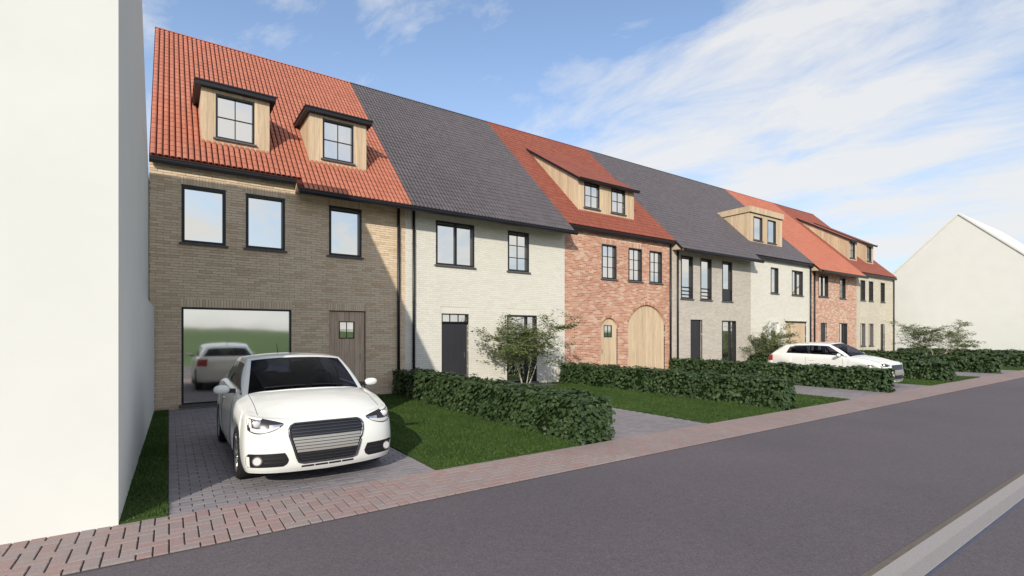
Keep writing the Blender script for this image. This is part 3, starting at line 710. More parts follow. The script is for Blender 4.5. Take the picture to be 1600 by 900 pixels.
dormer(H, 12.77, 15.86, 14.1, 7.60, [(13.08, 13.88, 6.56, 7.54, 2, 2), (14.53, 15.33, 6.56, 7.54, 2, 2)], 'shed', 'tile_red', (17.3, 9.61))
# House 4 : grey brick, grey roof
H = thing('row_house', 'greyish brick row house with three tall narrow windows under a dark grey roof', 'house', ((BX[3] + BX[4]) / 2, F, 0), 'row houses')
op = [(18.14, 18.98, 3.24, WT), (19.52, 20.36, 3.24, WT), (21.18, 22.0, 3.24, WT), (18.81, 19.66, .03, 2.34), (21.17, 22.32, .08, 2.33)]
facade(H, BX[3], BX[4], 5.56, op, 'brick_grey', 'mortar_light', .21, .052, .010, seed=4)
roof_of(H, BX[3], BX[4], [(BX[3], BX[4], True)], 'tile_grey')
gutter(H, BX[3] + .1, BX[4] + .06, True); downpipe(H, 17.86, True)
for k, o in enumerate(op[:3]):
    w = window(H, *o[:4], th=.06)
    if k < 2:
        for z in (3.42, 3.58, 3.74): MB().tube([(o[0] + .02, F - .002, z), (o[1] - .02, F - .002, z)], .014, 8).build('rail', 'black_metal', w)
    else: MB().box(o[0] + .06, o[1] - .06, F + .04, F + .084, 3.30, 3.82).build('solid_panel', 'anthracite', w)
d = plank_door(H, 18.82, 19.65, .03, 2.33, 'anthracite', y=F + .08, bw=.21); knob(d, 19.55, 1.05, F + .08)
window(H, *op[4], mull=21.9)
# House 5 : white brick, grey roof, wooden flat dormer
H = thing('row_house', 'white brick row house with wood-clad box dormer and square wooden garage door', 'house', ((BX[4] + BX[5]) / 2, F, 0), 'row houses')
op = [(25.47, 26.22, WB + .03, 5.14), (27.62, 28.82, WB + .03, 5.15), (25.42, 26.34, .9, 2.36), (26.96, 29.19, .02, 2.35)]
facade(H, BX[4], BX[5], 5.6, op, 'brick_white', 'mortar_light', .21, .052, .010, seed=5)
roof_of(H, BX[4], BX[5], [(BX[4], BX[5], False)], 'tile_grey', 0, insided([(24.62, 27.88, 14.15, 15.7)]))
gutter(H, BX[4] - .02, BX[5] + .03, False); downpipe(H, 29.6, False)
window(H, *op[0]); window(H, *op[1], mull=28.2); window(H, *op[2], frame='render_white')
plank_door(H, 26.97, 29.18, .02, 2.33, 'wood', y=F + .08, name='garage_door', frame=None)
MB().box(26.9, 29.25, F - .012, F + .06, 2.35, 2.40).build('lintel', 'black_metal', H)
dormer(H, 24.62, 27.88, 14.15, 8.0, [(24.99, 25.85, 6.60, 7.84, 1, 1), (26.37, 27.22, 6.60, 7.84, 1, 1)], 'flat', fasc='wood')
# House 6 : salmon brick, orange roof
H = thing('row_house', 'salmon brick row house with pale orange roof and no dormer, second from the far end', 'house', ((BX[5] + BX[6]) / 2, F, 0), 'row houses')
op = [(30.66, 31.86, WB + .08, 5.13), (33.36, 34.16, WB + .08, 5.14), (30.93, 31.68, .03, 2.36), (33.30, 34.38, .05, 2.37)]
facade(H, BX[5], BX[6], 5.56, op, 'brick_salmon', 'mortar_pink', .21, .052, .010, seed=6)
roof_of(H, BX[5], BX[6], [(BX[5], BX[6], True)], 'tile_orange_far')
gutter(H, BX[5] + .1, BX[6] + .06, True); downpipe(H, 30.07, True)
window(H, *op[0], mull=31.26); window(H, *op[1], 2, 3)
d = plank_door(H, 30.94, 31.67, .03, 2.35, 'anthracite', y=F + .08, bw=.2); window(H, *op[3], mull=33.95)
# House 7 : cream brick, dark red roof, two shed dormers
H = thing('row_house', 'cream brick row house with two shed dormers at the far end of the row', 'house', ((BX[6] + BX[7]) / 2, F, 0), 'row houses')
op = [(36.30, 37.02, WB + .08, 5.16), (37.59, 38.28, WB + .08, 5.16), (39.50, 40.2, WB + .08, 5.18), (36.30, 37.04, .93, 2.39), (37.59, 38.31, .93, 2.39), (39.5, 40.2, .03, 2.38)]
facade(H, BX[6], BX[7], 5.6, op, 'brick_cream', 'mortar_light', .21, .052, .010, seed=8)
roof_of(H, BX[6], BX[7], [(BX[6], BX[7], False)], 'tile_red', 0, insided([(36.43, 37.63, 14.2, 17.3), (39.1, 40.28, 14.2, 17.3)]))
gutter(H, BX[6] - .02, BX[7] + .05, False); downpipe(H, 41.65, False)
for o in op[:3]: window(H, *o[:4], 2, 3, th=.045)
for o in op[3:5]: window(H, *o[:4], 1, 1, frame='bluestone')
plank_door(H, 39.51, 40.19, .03, 2.37, 'anthracite', y=F + .08, bw=.2)
dormer(H, 36.43, 37.63, 14.2, 7.82, [(36.56, 37.32, 6.68, 7.72, 2, 2)], 'shed', 'tile_red', (17.48, 9.79))
dormer(H, 39.1, 40.28, 14.2, 7.82, [(39.2, 39.95, 6.68, 7.72, 2, 2)], 'shed', 'tile_red', (17.48, 9.79))
tag(MB().box(8.95, 10.6, 12.72, F - .003, -.03, .035).build('terrace', 'bluestone', None, org=(9.9, 12.7, 0)), 'flat grey stone slab in front of the glazed door behind the nearest small tree', 'terrace', kind='structure')

# ------------------------------------------------------------------ hedges
LEAF = np.array([(0, 0), (.16, .10), (.46, .02), (.34, .30), (.52, .52), (.26, .58), (.0, 1.0), (-.26, .58), (-.52, .52), (-.34, .30), (-.46, .02), (-.16, .10)])
def leaf_cloud(name, P, Nn, T, size, mat, parent, org, shape=LEAF, cup=.18):
    """P points, Nn leaf normals, T tip directions"""
    Nn = Nn / np.linalg.norm(Nn, axis=1)[:, None]; T = T - (T * Nn).sum(1)[:, None] * Nn; T /= np.linalg.norm(T, axis=1)[:, None] + 1e-9
    S = np.cross(T, Nn); k = len(shape)
    loc = np.concatenate([[(0, .42)], shape]); zz = -cup * (np.abs(loc[:, 0]) * 1.0 + np.maximum(0, loc[:, 1] - .5) * .6); zz[0] = .03
    V = P[:, None, :] + size[:, None, None] * (loc[None, :, 0, None] * S[:, None, :] + loc[None, :, 1, None] * T[:, None, :] + zz[None, :, None] * Nn[:, None, :])
    f = np.array([(0, 1 + i, 1 + (i + 1) % k) for i in range(k)]); Fc = f[None] + (np.arange(len(P)) * (k + 1))[:, None, None]
    return npmesh(name, V, Fc.reshape(-1, 3), mat, parent, org)
def hedge(x0, x1, y0, y1, h, label, dens, size):
    hd = thing('hedge', label, 'hedge', ((x0 + x1) / 2, (y0 + y1) / 2, 0), 'hedges between the front gardens'); org = np.array(hd.location)
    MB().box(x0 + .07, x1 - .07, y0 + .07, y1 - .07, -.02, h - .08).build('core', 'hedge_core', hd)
    P = []; Nn = []
    for nrm, area in (((-1, 0, 0), (y1 - y0) * h), ((1, 0, 0), (y1 - y0) * h), ((0, -1, 0), (x1 - x0) * h), ((0, 1, 0), (x1 - x0) * h), ((0, 0, 1), (x1 - x0) * (y1 - y0))):
        n = int(area * dens); u = rng.uniform(0, 1, (n, 2)); p = np.zeros((n, 3)); nr = np.array(nrm, float)
        if nrm[0]: p[:, 0] = x0 if nrm[0] < 0 else x1; p[:, 1] = y0 + u[:, 0] * (y1 - y0); p[:, 2] = u[:, 1] * h
        elif nrm[1]: p[:, 1] = y0 if nrm[1] < 0 else y1; p[:, 0] = x0 + u[:, 0] * (x1 - x0); p[:, 2] = u[:, 1] * h
        else: p[:, 2] = h; p[:, 0] = x0 + u[:, 0] * (x1 - x0); p[:, 1] = y0 + u[:, 1] * (y1 - y0)
        wob = .035 * np.sin(p[:, 1] * 5.3 + p[:, 2] * 7) + .03 * np.sin(p[:, 1] * 11.7 + p[:, 0] * 9 + 1.3)
        depth = -rng.uniform(0, .09, n) + wob
        p += nr[None] * depth[:, None]
        # round the top edges
        P.append(p); Nn.append(nr[None] * .95 + np.array((0, 0, .5))[None] + rng.normal(0, .33, (n, 3)))
    P = np.concatenate(P); Nn = np.concatenate(Nn); n = len(P)
    P[:, 2] = np.maximum(P[:, 2], .05)
    T = np.tile(np.array((0, 0, -1.0)), (n, 1)) + Nn * .3 + rng.normal(0, .45, (n, 3))
    tag(leaf_cloud('foliage', P, Nn, T, rng.uniform(.6, 1.25, n) * size, 'hedge_leaf', hd, org), kind='stuff')
HY0 = 5.75
hedge(5.14, 5.90, HY0 - .05, 13.3, .72, 'nearest dark green ivy hedge, right of the front lawn', 520, .085)
hedge(11.28, 11.90, HY0, 13.4, .70, 'green hedge running up to the red brick house, second from the left', 400, .092)
hedge(17.2, 17.76, HY0 - .02, 13.4, .70, 'green hedge in front of the farther white car', 330, .10)
hedge(23.05, 23.55, HY0, 13.3, .72, 'green hedge just right of the farther white car', 250, .11)
hedge(29.4, 29.95, HY0, 13.3, .72, 'green hedge between the white garage house and the salmon house', 190, .125)
hedge(35.45, 35.95, HY0, 13.3, .72, 'green hedge between the last two houses of the row', 150, .14)
hedge(41.8, 42.35, HY0, 13.3, .75, 'farthest hedge, at the foot of the cream white gable house', 140, .14)

# ------------------------------------------------------------------ small multi-stem trees
def tree(loc, height, rad, label, seed, nl=1.0):
    rd = random.Random(seed); nr = np.random.default_rng(seed)
    t = thing('small_tree', label, 'tree', loc, 'small garden trees'); B = Vector(loc)
    tr = MB(); P = []; Nn = []; T = []
    def branch(p, d, length, r, lev):
        pts = [p.copy()]; rs = [r]; q = p.copy(); dd = d.normalized(); n = 6
        for i in range(n):
            dd = (dd + Vector((rd.gauss(0, .10), rd.gauss(0, .10), (.06 if lev == 0 else -.035) + rd.gauss(0, .06)))).normalized()
            q = q + dd * length / n; pts.append(q.copy()); rs.append(r * (1 - .75 * (i + 1) / n))
            if lev < 2 and i >= (2 if lev == 0 else 1):
                for s in range(2 if lev == 0 else 2):
                    a = rd.uniform(0, 2 * math.pi); out = Vector((math.cos(a), math.sin(a), rd.uniform(-.15, .35)))
                    out = (out + dd * .55).normalized()
                    branch(q, out, length * rd.uniform(.32, .55), rs[-1] * .55, lev + 1)
            if lev >= 1 and i >= 1:
                for s in range(int((4 if lev == 2 else 3) * nl)):
                    o = Vector((rd.gauss(0, .055), rd.gauss(0, .055), rd.gauss(0, .03)))
                    P.append(tuple(q + o)); Nn.append((rd.gauss(0, .35), rd.gauss(0, .35), 1)); T.append((dd.x + rd.gauss(0, .7), dd.y + rd.gauss(0, .7), -.25 + rd.gauss(0, .2)))
        tr.tube(pts, [max(x, .003) for x in rs], 6 if lev == 0 else 4, False)
    for k in range(4):
        a = 2 * math.pi * k / 4 + rd.uniform(-.4, .4); d = Vector((math.cos(a) * .42, math.sin(a) * .42, 1.0))
        branch(B + Vector((math.cos(a) * .06, math.sin(a) * .06, -.03)), d, height * rd.uniform(.72, .88), .018, 0)
    for k in range(15):                              # sprays fanning out and up from the stems
        a = 2 * math.pi * k / 15 * 2 + rd.uniform(-.3, .3); hz = rd.uniform(.22, .6); d = Vector((math.cos(a), math.sin(a), rd.uniform(.25, 1.0)))
        branch(B + Vector((math.cos(a) * .1, math.sin(a) * .1, height * hz)), d, rad * rd.uniform(.7, 1.02) * (1.1 - .35 * d.z), .007, 1)
    tr.build('trunk', 'bark', t, True)
    P = np.array(P); n = len(P)
    sh = np.array([(0, 0), (.30, .32), (.22, .62), (0, 1), (-.22, .62), (-.30, .32)])
    tag(leaf_cloud('crown', P, np.array(Nn), np.array(T), nr.uniform(.05, .095, n), 'tree_leaf', t, np.array(loc), sh, .12), kind='stuff')
tree((9.1, 12.5, 0), 2.35, 1.28, 'nearest small multi-stem tree before the glazed door of the white house', 11)
tree((24.0, 12.9, 0), 2.1, 1.25, 'small leafy tree behind the farther white car', 23)
tree((32.2, 8.6, 0), 2.35, 1.55, 'small leafy tree standing before the cream white gable house', 35)

# ------------------------------------------------------------------ cars
def cr(a, n):                                        # Catmull-Rom refinement along axis 0
    a = np.asarray(a, float); p = np.concatenate([[2 * a[0] - a[1]], a, [2 * a[-1] - a[-2]]]); out = []
    for i in range(1, len(p) - 2):
        for k in range(n):
            t = k / n; p0, p1, p2, p3 = p[i - 1], p[i], p[i + 1], p[i + 2]
            out.append(.5 * ((2 * p1) + (p2 - p0) * t + (2 * p0 - 5 * p1 + 4 * p2 - p3) * t * t + (3 * p1 - p0 - 3 * p2 + p3) * t ** 3))
    out.append(p[-2]); return np.array(out)
def ip(x, xs, ys): return float(np.interp(x, xs, ys))
def car(loc, label):
    C0 = thing('parked_car', label, 'car', loc, 'white hatchback cars on the driveways')
    LX, LY = loc[0], loc[1] - 1.97
    def Wd(p): return (p[0] + LX, p[1] + LY, p[2])
    AW, YW1, YW2, RA, ZC = .87, .80, 3.27, .345, .31
    cols = []                                        # (x, y, zbottom, ztop, frontness)
    for xf, y in zip((0, .18, .36, .52, .66, .78, .88, .95), (0, .004, .014, .032, .060, .102, .165, .255)):
        cols.append((xf * AW, y, .165 + .02 * xf, .725 + .075 * xf ** 2, 1.0))
    def side(y): return ip(y, [.4, .8, 1.4, 2.6, 3.3, 3.65], [.845, .868, .872, .872, .862, .82])
    def ztop(y): return ip(y, [.255, .45, .8, 1.15, 1.5, 2.5, 3.3, 3.7], [.80, .825, .885, .925, .945, .97, .985, .96])
    ys = []
    for yc in (YW1, YW2):
        for k in range(9):
            th = math.pi * (1 - k / 8); ys.append((yc + RA * math.cos(th), ZC + RA * math.sin(th) if 0 < k < 8 else .215))
        if yc == YW1: ys += [(yy, .20) for yy in (1.22, 1.45, 1.7, 1.95, 2.2, 2.45, 2.7, 2.86)]
    for y, zb in ys: cols.append((side(y), y, zb, ztop(y), max(0, 1 - (y - .3) / .45)))
    nfront = 8
    for x, y in ((.835, 3.70), (.77, 3.82), (.64, 3.895), (.42, 3.935), (.2, 3.948), (0, 3.95)): cols.append((x, y, .26, ztop(y), 0))
    nside_end = len(cols) - 6
    tl = [0, .10, .25, .45, .65, .82, .93, 1.0]
    tuck = [.045, .015, .0, -.004, .004, .018, .035, .065]
    lean = [.05, .015, .0, .0, .02, .05, .085, .13]
    G = []
    for i, t in enumerate(tl):
        row = []
        for c, (x, y, zb, zt, fr) in enumerate(cols):
            z = zb + (zt - zb) * t; ax = x / AW
            sc = 1 - tuck[i] * (1 - fr * .4) / AW * 1.0
            yy = y + lean[i] * fr * (1 - .35 * ax)
            if c >= nside_end: yy = y - [.03, .0, .0, .0, .01, .03, .06, .10][i]
            row.append((x * sc, yy, z))
        G.append(row)
    G = np.array(G)
    n = 3
    G = cr(G, n); G = np.transpose(cr(np.transpose(G, (1, 0, 2)), n), (1, 0, 2))
    J1 = (nfront - 1) * n
    T = G[-1]                                        # shoulder line
    J2 = next(j for j in range(J1, G.shape[1]) if T[j][1] > 1.14)
    JR = nside_end * n
    # hood
    hood = []; xfr = T[:J1 + 1, 0] / T[J1, 0]; bow = (T[:J1 + 1, 1] - T[0, 1]) / (T[J1, 1] - T[0, 1])
    for j in range(J1, J2 + 1):
        u = (j - J1) / (J2 - J1); yc = T[0, 1] + (1.00 - T[0, 1]) * u; zc = T[0, 2] + (.985 - T[0, 2]) * (1 - (1 - u) ** 1.65)
        row = []
        for k in range(J1 + 1):
            if j == J1: row.append(T[k]); continue
            f = xfr[k]; b = bow[k] * (1 - u) + u * f ** 2.2
            crown = (1 - f ** 2.6) + .10 * max(0, math.sin(math.pi * min(1, max(0, (f - .55) / .45)))) * min(1, u * 4)
            row.append((f * T[j, 0], yc + (T[j, 1] - yc) * b, T[j, 2] + (zc - T[j, 2]) * crown))
        hood.append(row)
    hood = np.array(hood, float)
    # greenhouse
    base = []; roofp = []; cls = []
    y0s, y1s = T[J2, 1], T[JR, 1]
    for k in range(J1 + 1):
        f = xfr[k]; p = hood[-1][k].copy(); base.append(p * (.925, 1, 1) + (0, .015, .012)); roofp.append((f * .615, 1.74 + .10 * f ** 2.2, 1.398 - .042 * f ** 2.4)); cls.append(('F', f))
    for j in range(J2 + 1, JR + 1):
        p = T[j].copy(); u = (p[1] - y0s) / (y1s - y0s); q = p.copy(); q[0] -= .055; q[2] += .014; base.append(q)
        ry = 1.84 + (3.30 - 1.84) * u; roofp.append((ip(u, [0, .3, .7, 1], [.618, .635, .61, .54]), ry, ip(u, [0, .35, .7, 1], [1.350, 1.368, 1.345, 1.285]))); cls.append(('S', p[1]))
    for j in range(JR + 1, len(T)):
        p = T[j].copy(); f = p[0] / T[JR, 0]; base.append(p + (0, -.02, .015)); roofp.append((f * .54, 3.30 + .09 * (1 - f ** 2), 1.285 + .035 * (1 - f ** 2))); cls.append(('R', f))
    base = np.array(base); roofp = np.array(roofp); NL = 14; GH = []
    for i in range(NL + 1):
        t = i / NL; p = base * (1 - t) + roofp * t; b = 4 * t * (1 - t)
        for c, (kind, v) in enumerate(cls):
            if kind == 'F': p[c, 1] -= .030 * b; p[c, 2] += .020 * b
            elif kind == 'S': p[c, 0] += .030 * b
            else: p[c, 1] += .03 * b
        GH.append(p)
    GH = np.array(GH)
    KF = J1; KS = J1 + (JR - J2); nc = len(cls)
    def klass(i, c):
        t0, t1 = i / NL, (i + 1) / NL; (ka, va), (kb, vb) = cls[c], cls[c + 1]
        if c + 1 <= KF: return 'windscreen' if max(va, vb) <= .955 and t1 < .97 else 'body'
        if c + 1 <= KS:
            if t0 < .02 or t1 > .90: return 'body'
            if va < 1.20: return 'body'
            lo = 1.20; b1, b2 = 2.30, 2.40
            if vb <= b1 + .02: return 'side_window'
            if va >= b2 - .06 and vb <= 3.20: return 'quarter_window' if not (vb > 3.0 and t1 > .85) else 'body'
            if vb < 2.45: return 'pillar'
            return 'body'
        return 'rear_window' if max(va, vb) <= .90 and .12 < t0 and t1 < .90 else 'body'
    roofg = []
    for c in range(KF, KS + 1):
        u = (c - KF) / (KS - KF); yc = roofp[0][1] + (roofp[-1][1] - roofp[0][1]) * u; zc = ip(u, [0, .2, .4, .7, 1], [1.398, 1.418, 1.420, 1.388, 1.32])
        row = []
        for k in range(J1 + 1):
            if c == KF: row.append(roofp[k]); continue
            if c == KS: 
                pass
            f = xfr[k]; row.append((f * roofp[c][0], yc + (roofp[c][1] - yc) * f ** 2.2, roofp[c][2] + (zc - roofp[c][2]) * (1 - f ** 2.4)))
        roofg.append(row)
    roofg = np.array(roofg)
    def both(mb, g, keep=None):
        g = np.asarray(g); a = g + (LX, LY, 0); m = g * (-1, 1, 1) + (LX, LY, 0)
        mb.grid(a[:, ::-1] if False else a, keep); n0 = len(mb.f); mb.grid(m, keep)
        for i in range(n0, len(mb.f)): mb.f[i] = mb.f[i][::-1]
    body = MB(); both(body, G); both(body, hood)
    both(body, roofg); both(body, GH, lambda i, c: klass(i, c) == 'body')
    strip = np.array([T[J2:JR + 1], np.concatenate([[base[KF]], base[KF + 1:KS + 1]])]); both(body, strip)
    rs = np.array([T[JR:], base[KS:]]); both(body, rs); both(body, np.array([hood[-1], base[:KF + 1]]))
    bo = body.build('body', 'car_paint', C0, True)
    bm_me = bo.data
    for kk, nm in (('windscreen', 'windscreen'), ('rear_window', 'rear_window')):
        mb = MB(); both(mb, GH, lambda i, c, kk=kk: klass(i, c) == kk); mb.build(nm, 'car_glass', C0, True)
    for kk, mt in (('side_window', 'car_glass'), ('quarter_window', 'car_glass'), ('pillar', 'car_black')):
        for sx in (1, -1):
            mb = MB(); mb.grid(GH * (sx, 1, 1) + (LX, LY, 0), lambda i, c, kk=kk: klass(i, c) == kk); mb.build({'pillar': 'door_pillar'}.get(kk, kk), mt, C0, True)
    bvh = BVHTree.FromPolygons([Vector(v) for v in body.v], body.f)
    def fy(x, z):
        h = bvh.ray_cast(Vector((x + LX, LY - 2, z)), Vector((0, 1, 0)))
        return (h[0].y - LY) if h[0] else None
    def sx_(y, z, s=1):
        h = bvh.ray_cast(Vector((LX + s * 3, y + LY, z)), Vector((-s, 0, 0)))
        return abs(h[0].x - LX) if h[0] else .86
    def patch(rows, nx, off, thick=.0):              # rows: (z, xl, xr) -> grid just in front of the bodywork
        g = []
        for z, xl, xr in rows:
            g.append([(x, (fy(x, z) if fy(x, z) is not None else .2) - off, z) for x in np.linspace(xl, xr, nx + 1)])
        return np.array(g)
    def dense(rows, m):
        zs = [r[0] for r in rows]; out = []
        for z in np.linspace(zs[0], zs[-1], m + 1): out.append((z, ip(z, zs, [r[1] for r in rows]), ip(z, zs, [r[2] for r in rows])))
        return out
    def bar_on(name, mat, z, xl, xr, h, off, parent, nx=14, zf=None, depth=.012):
        xs = np.linspace(xl, xr, nx + 1); zz = lambda x: z if zf is None else zf(x)
        g = []
        for dz, o in ((-h / 2, off - depth), (-h / 2, off), (h / 2, off), (h / 2, off - depth)):
            g.append([Wd((x, (fy(x, zz(x) + dz) or .1) - o, zz(x) + dz)) for x in xs])
        return MB().grid(g).build(name, mat, parent)
    # grille
    gr_rows = [(.27, -.27, .27), (.285, -.315, .315), (.33, -.335, .335), (.58, -.405, .405), (.645, -.405, .405), (.68, -.385, .385), (.70, -.345, .345)]
    gp = patch(dense(gr_rows, 22), 18, .004)
    grille = MB().grid(gp + (LX, LY, 0)).build('grille', 'car_black', C0, True)
    edge = [(r[1], r[0]) for r in gr_rows] + [(r[2], r[0]) for r in reversed(gr_rows)]
    pts = []
    for a, b in zip(edge, edge[1:] + edge[:1]):
        for q in range(6): x = a[0] + (b[0] - a[0]) * q / 6; z = a[1] + (b[1] - a[1]) * q / 6; pts.append(Wd((x, fy(x, z) - .006, z)))
    MB().tube(pts + pts[:1], .013, 6, False).build('grille_surround', 'dark_chrome', grille, True)
    zsl = np.linspace(.305, .675, 12)
    for z in zsl:
        hw = ip(z, [r[0] for r in gr_rows], [r[2] for r in gr_rows]) - .02
        silver = .385 < z < .565
        bar_on('slat', 'slat_silver' if silver else 'dark_chrome', z, -hw, hw, .026 if silver else .010, .016, grille)
    # lower slots
    lw = MB()
    for a, b in ((-.29, -.155), (-.145, -.005), (.005, .145), (.155, .29)):
        lw.grid(patch([(.218, a, b), (.240, a * .98, b * .98)], 4, .003) + (LX, LY, 0))
    lw.build('lower_intake', 'car_black', C0)
    for s in (1, -1):
        # fog light recess
        rows = dense([(.25, .47, .80), (.275, .43, .815), (.32, .415, .82), (.375, .44, .815), (.40, .455, .795)], 8)
        g = patch([(z, s * a, s * b) for z, a, b in rows], 10, .003)
        fg = MB().grid(g + (LX, LY, 0)).build('bumper_vent', 'car_black', C0, True)
        for z in (.30, .345): bar_on('vent_slat', 'dark_chrome', z, s * .435, s * .66, .008, .010, fg, 8)
        cx, cz = .715, .325; yc = fy(s * cx, cz)
        for r, nm, mt, o in ((.052, 'fog_lamp_ring', 'chrome', .014), (.040, 'fog_lamp_lens', 'lamp_white', .018)):
            mb = MB(); seg = 20; nrm = Vector((s * .35, -1, 0)).normalized(); tx = Vector((nrm.y, -nrm.x, 0)).normalized()
            c = Vector((s * cx, yc, cz)) + nrm * o
            ring = [c + tx * r * math.cos(2 * math.pi * q / seg) + Vector((0, 0, r * math.sin(2 * math.pi * q / seg))) for q in range(seg)]
            mb.poly([Wd(p) for p in ring]); ring2 = [p - nrm * .03 for p in ring]
            for q in range(seg): q2 = (q + 1) % seg; mb.poly([Wd(ring[q]), Wd(ring[q2]), Wd(ring2[q2]), Wd(ring2[q])])
            mb.build(nm, mt, fg)
        # headlight: dark pod, white swoosh, projector, clear lens
        hl = [(.46, .695, .715), (.52, .655, .735), (.60, .625, .757), (.68, .610, .777), (.73, .612, .79), (.775, .63, .802), (.80, .655, .806)]
        def hgrid(off, f0=0., f1=1., x0=.46, x1=.80, nx=16, nz=6):
            out = []
            for q in range(nz + 1):
                f = f0 + (f1 - f0) * q / nz; row = []
                for x in np.linspace(x0, x1, nx + 1):
                    za = ip(x, [h[0] for h in hl], [h[1] for h in hl]); zb = ip(x, [h[0] for h in hl], [h[2] for h in hl]); z = za + (zb - za) * f
                    y = fy(s * x, z)
                    if y is None: y = .3
                    row.append(Wd((s * x, y - off, z)))
                out.append(row)
            return out
        hp = MB().grid(hgrid(.003)).build('headlight', 'lamp_dark', C0, True)
        MB().grid(hgrid(.009, .08, .32, .50, .775)).build('light_strip', 'lamp_white', hp, True)
        MB().grid(hgrid(.009, .32, .60, .47, .60)).build('indicator', 'chrome', hp, True)
        MB().grid(hgrid(.009, .28, .80, .762, .785, 4)).build('light_strip', 'lamp_white', hp, True)
        c = Vector((s * .715, fy(s * .715, .715) + .004, .715)); mb = MB(); seg = 18
        for a, (rr, dy) in enumerate(((.050, .0), (.050, -.016), (.038, -.02))):
            for q in range(seg): mb.v.append(Wd(c + Vector((rr * math.cos(2 * math.pi * q / seg), dy - .004, rr * math.sin(2 * math.pi * q / seg)))))
        for a in range(2):
            for q in range(seg): q2 = (q + 1) % seg; mb.f.append((a * seg + q, a * seg + q2, (a + 1) * seg + q2, (a + 1) * seg + q))
        mb.build('projector_ring', 'chrome', hp, True)
        mb = MB(); g = [[Wd(c + Vector((.038 * math.sin(ph) * math.cos(th), -.018 - .02 * math.cos(ph), .038 * math.sin(ph) * math.sin(th)))) for th in np.linspace(0, 2 * math.pi, 17)] for ph in np.linspace(0, math.pi / 2, 6)]
        mb.grid(g).build('projector_lens', 'lamp_white', hp, True)
        # tail light
        rows = []
        for z in np.linspace(.72, .93, 6): rows.append([Wd((s * (x), 0, z)) for x in (0,)])
        g = []
        for z in np.linspace(.74, .94, 6):
            row = []
            for j in range(JR - 3, JR + 8):
                q = np.array([[G[i][j][2], G[i][j][0], G[i][j][1]] for i in range(G.shape[0])]); x = np.interp(z, q[:, 0], q[:, 1]); y = np.interp(z, q[:, 0], q[:, 2])
                row.append(Wd((s * (x + .006), y + .006, z)))
            g.append(row)
        MB().grid(g).build('tail_light', 'tail_red', C0, True)
        # mirror
        mr = MB(); ce = np.array((s * .955, 1.38, 1.00)); g = []
        for ph in np.linspace(0, math.pi, 9):
            row = []
            for th in np.linspace(0, 2 * math.pi, 17):
                d = np.array((math.sin(ph) * math.cos(th), math.cos(ph), math.sin(ph) * math.sin(th)))
                d = np.sign(d) * np.abs(d) ** .8
                row.append(Wd(ce + d * np.array((.092, .062, .056)) * (1, 1 if d[1] < 0 else .45, 1)))
            g.append(row)
        mo = mr.grid(g).build('wing_mirror', 'car_paint', C0, True)
        MB().prism([Wd((s * .80, 1.36, .95)), Wd((s * .80, 1.46, .95)), Wd((s * .80, 1.46, 1.0)), Wd((s * .80, 1.36, 1.0))], (s * .10, 0, .005)).build('mirror_stalk', 'car_black', mo)
        # door outline, sill, handle
        mb = MB()
        def sline(pts, r=.0035):
            q = []
            for a, b in zip(pts, pts[1:]):
                for k in range(10): y = a[0] + (b[0] - a[0]) * k / 10; z = a[1] + (b[1] - a[1]) * k / 10; q.append(Wd((s * (sx_(y, z, s) + .0005), y, z)))
            y, z = pts[-1]; q.append(Wd((s * (sx_(y, z, s) + .0005), y, z))); mb.tube(q, r, 5, False)
        sline([(1.30, .90), (1.26, .55), (1.33, .27), (2.2, .25), (2.42, .45), (2.47, .92)])
        mb.build('door_gap', 'car_gap', C0)
        mb = MB(); sline([(2.16, .80), (2.36, .805)], .014); mb.build('door_handle', 'car_paint', C0, True)
        # wheels
        for yw in (YW1, YW2):
            xo = .862; r = .308
            seg = 32
            def lathe(pr, x_sign=s):
                mb = MB(); n = len(pr)
                for q in range(seg):
                    th = 2 * math.pi * q / seg
                    for xx, rr in pr: mb.v.append(Wd((s * xx, yw + rr * math.cos(th), r + rr * math.sin(th))))
                for q in range(seg):
                    q2 = (q + 1) % seg
                    for k in range(n - 1): mb.f.append((q * n + k, q * n + k + 1, q2 * n + k + 1, q2 * n + k))
                return mb
            wh = lathe([(.70, .0), (.70, .20), (.79, .20), (.79, .0)]).build('wheel', 'car_black', C0)
            lathe([(xo - .20, .2), (xo - .205, .285), (xo - .18, r), (xo - .03, r), (xo - .006, .292), (xo, .262), (xo - .008, .222), (xo - .02, .218)]).build('tyre', 'rubber', wh, True)
            lathe([(xo - .10, .195), (xo - .02, .205), (xo - .006, .222), (xo - .012, .224)]).build('rim', 'rim', wh, True)
            for k in range(10):
                th = 2 * math.pi * k / 10 + .2; mb = MB(); a = .13
                p = []
                for rr, dw, xx in ((.035, .020, xo - .045), (.205, .016, xo - .015)):
                    for sg in (-1, 1): p.append((xx, rr * math.cos(th) - sg * dw * math.sin(th), rr * math.sin(th) + sg * dw * math.cos(th)))
                q = [Wd((s * a_, yw + b_, r + c_)) for a_, b_, c_ in (p[0], p[1], p[3], p[2])]
                mb.prism(q, (-s * .03, 0, 0)); mb.build('spoke', 'rim', wh)
            lathe([(xo - .03, .0), (xo - .03, .04), (xo - .07, .055)]).build('hub_cap', 'rim', wh, True)
            # dark arch liner
            mb = MB(); g = [[Wd((s * xx, yw + .365 * math.cos(th), ZC + .365 * math.sin(th))) for th in np.linspace(-.2, math.pi + .2, 17)] for xx in (.50, .835)]
            mb.grid(g); mb.build('wheel_arch', 'car_black', C0)
    # underbody, cabin
    MB().prism([Wd((-.78, .30, .21)), Wd((.78, .30, .21)), Wd((.80, 3.75, .24)), Wd((-.80, 3.75, .24))], (0, 0, .02)).build('underbody', 'car_black', C0)
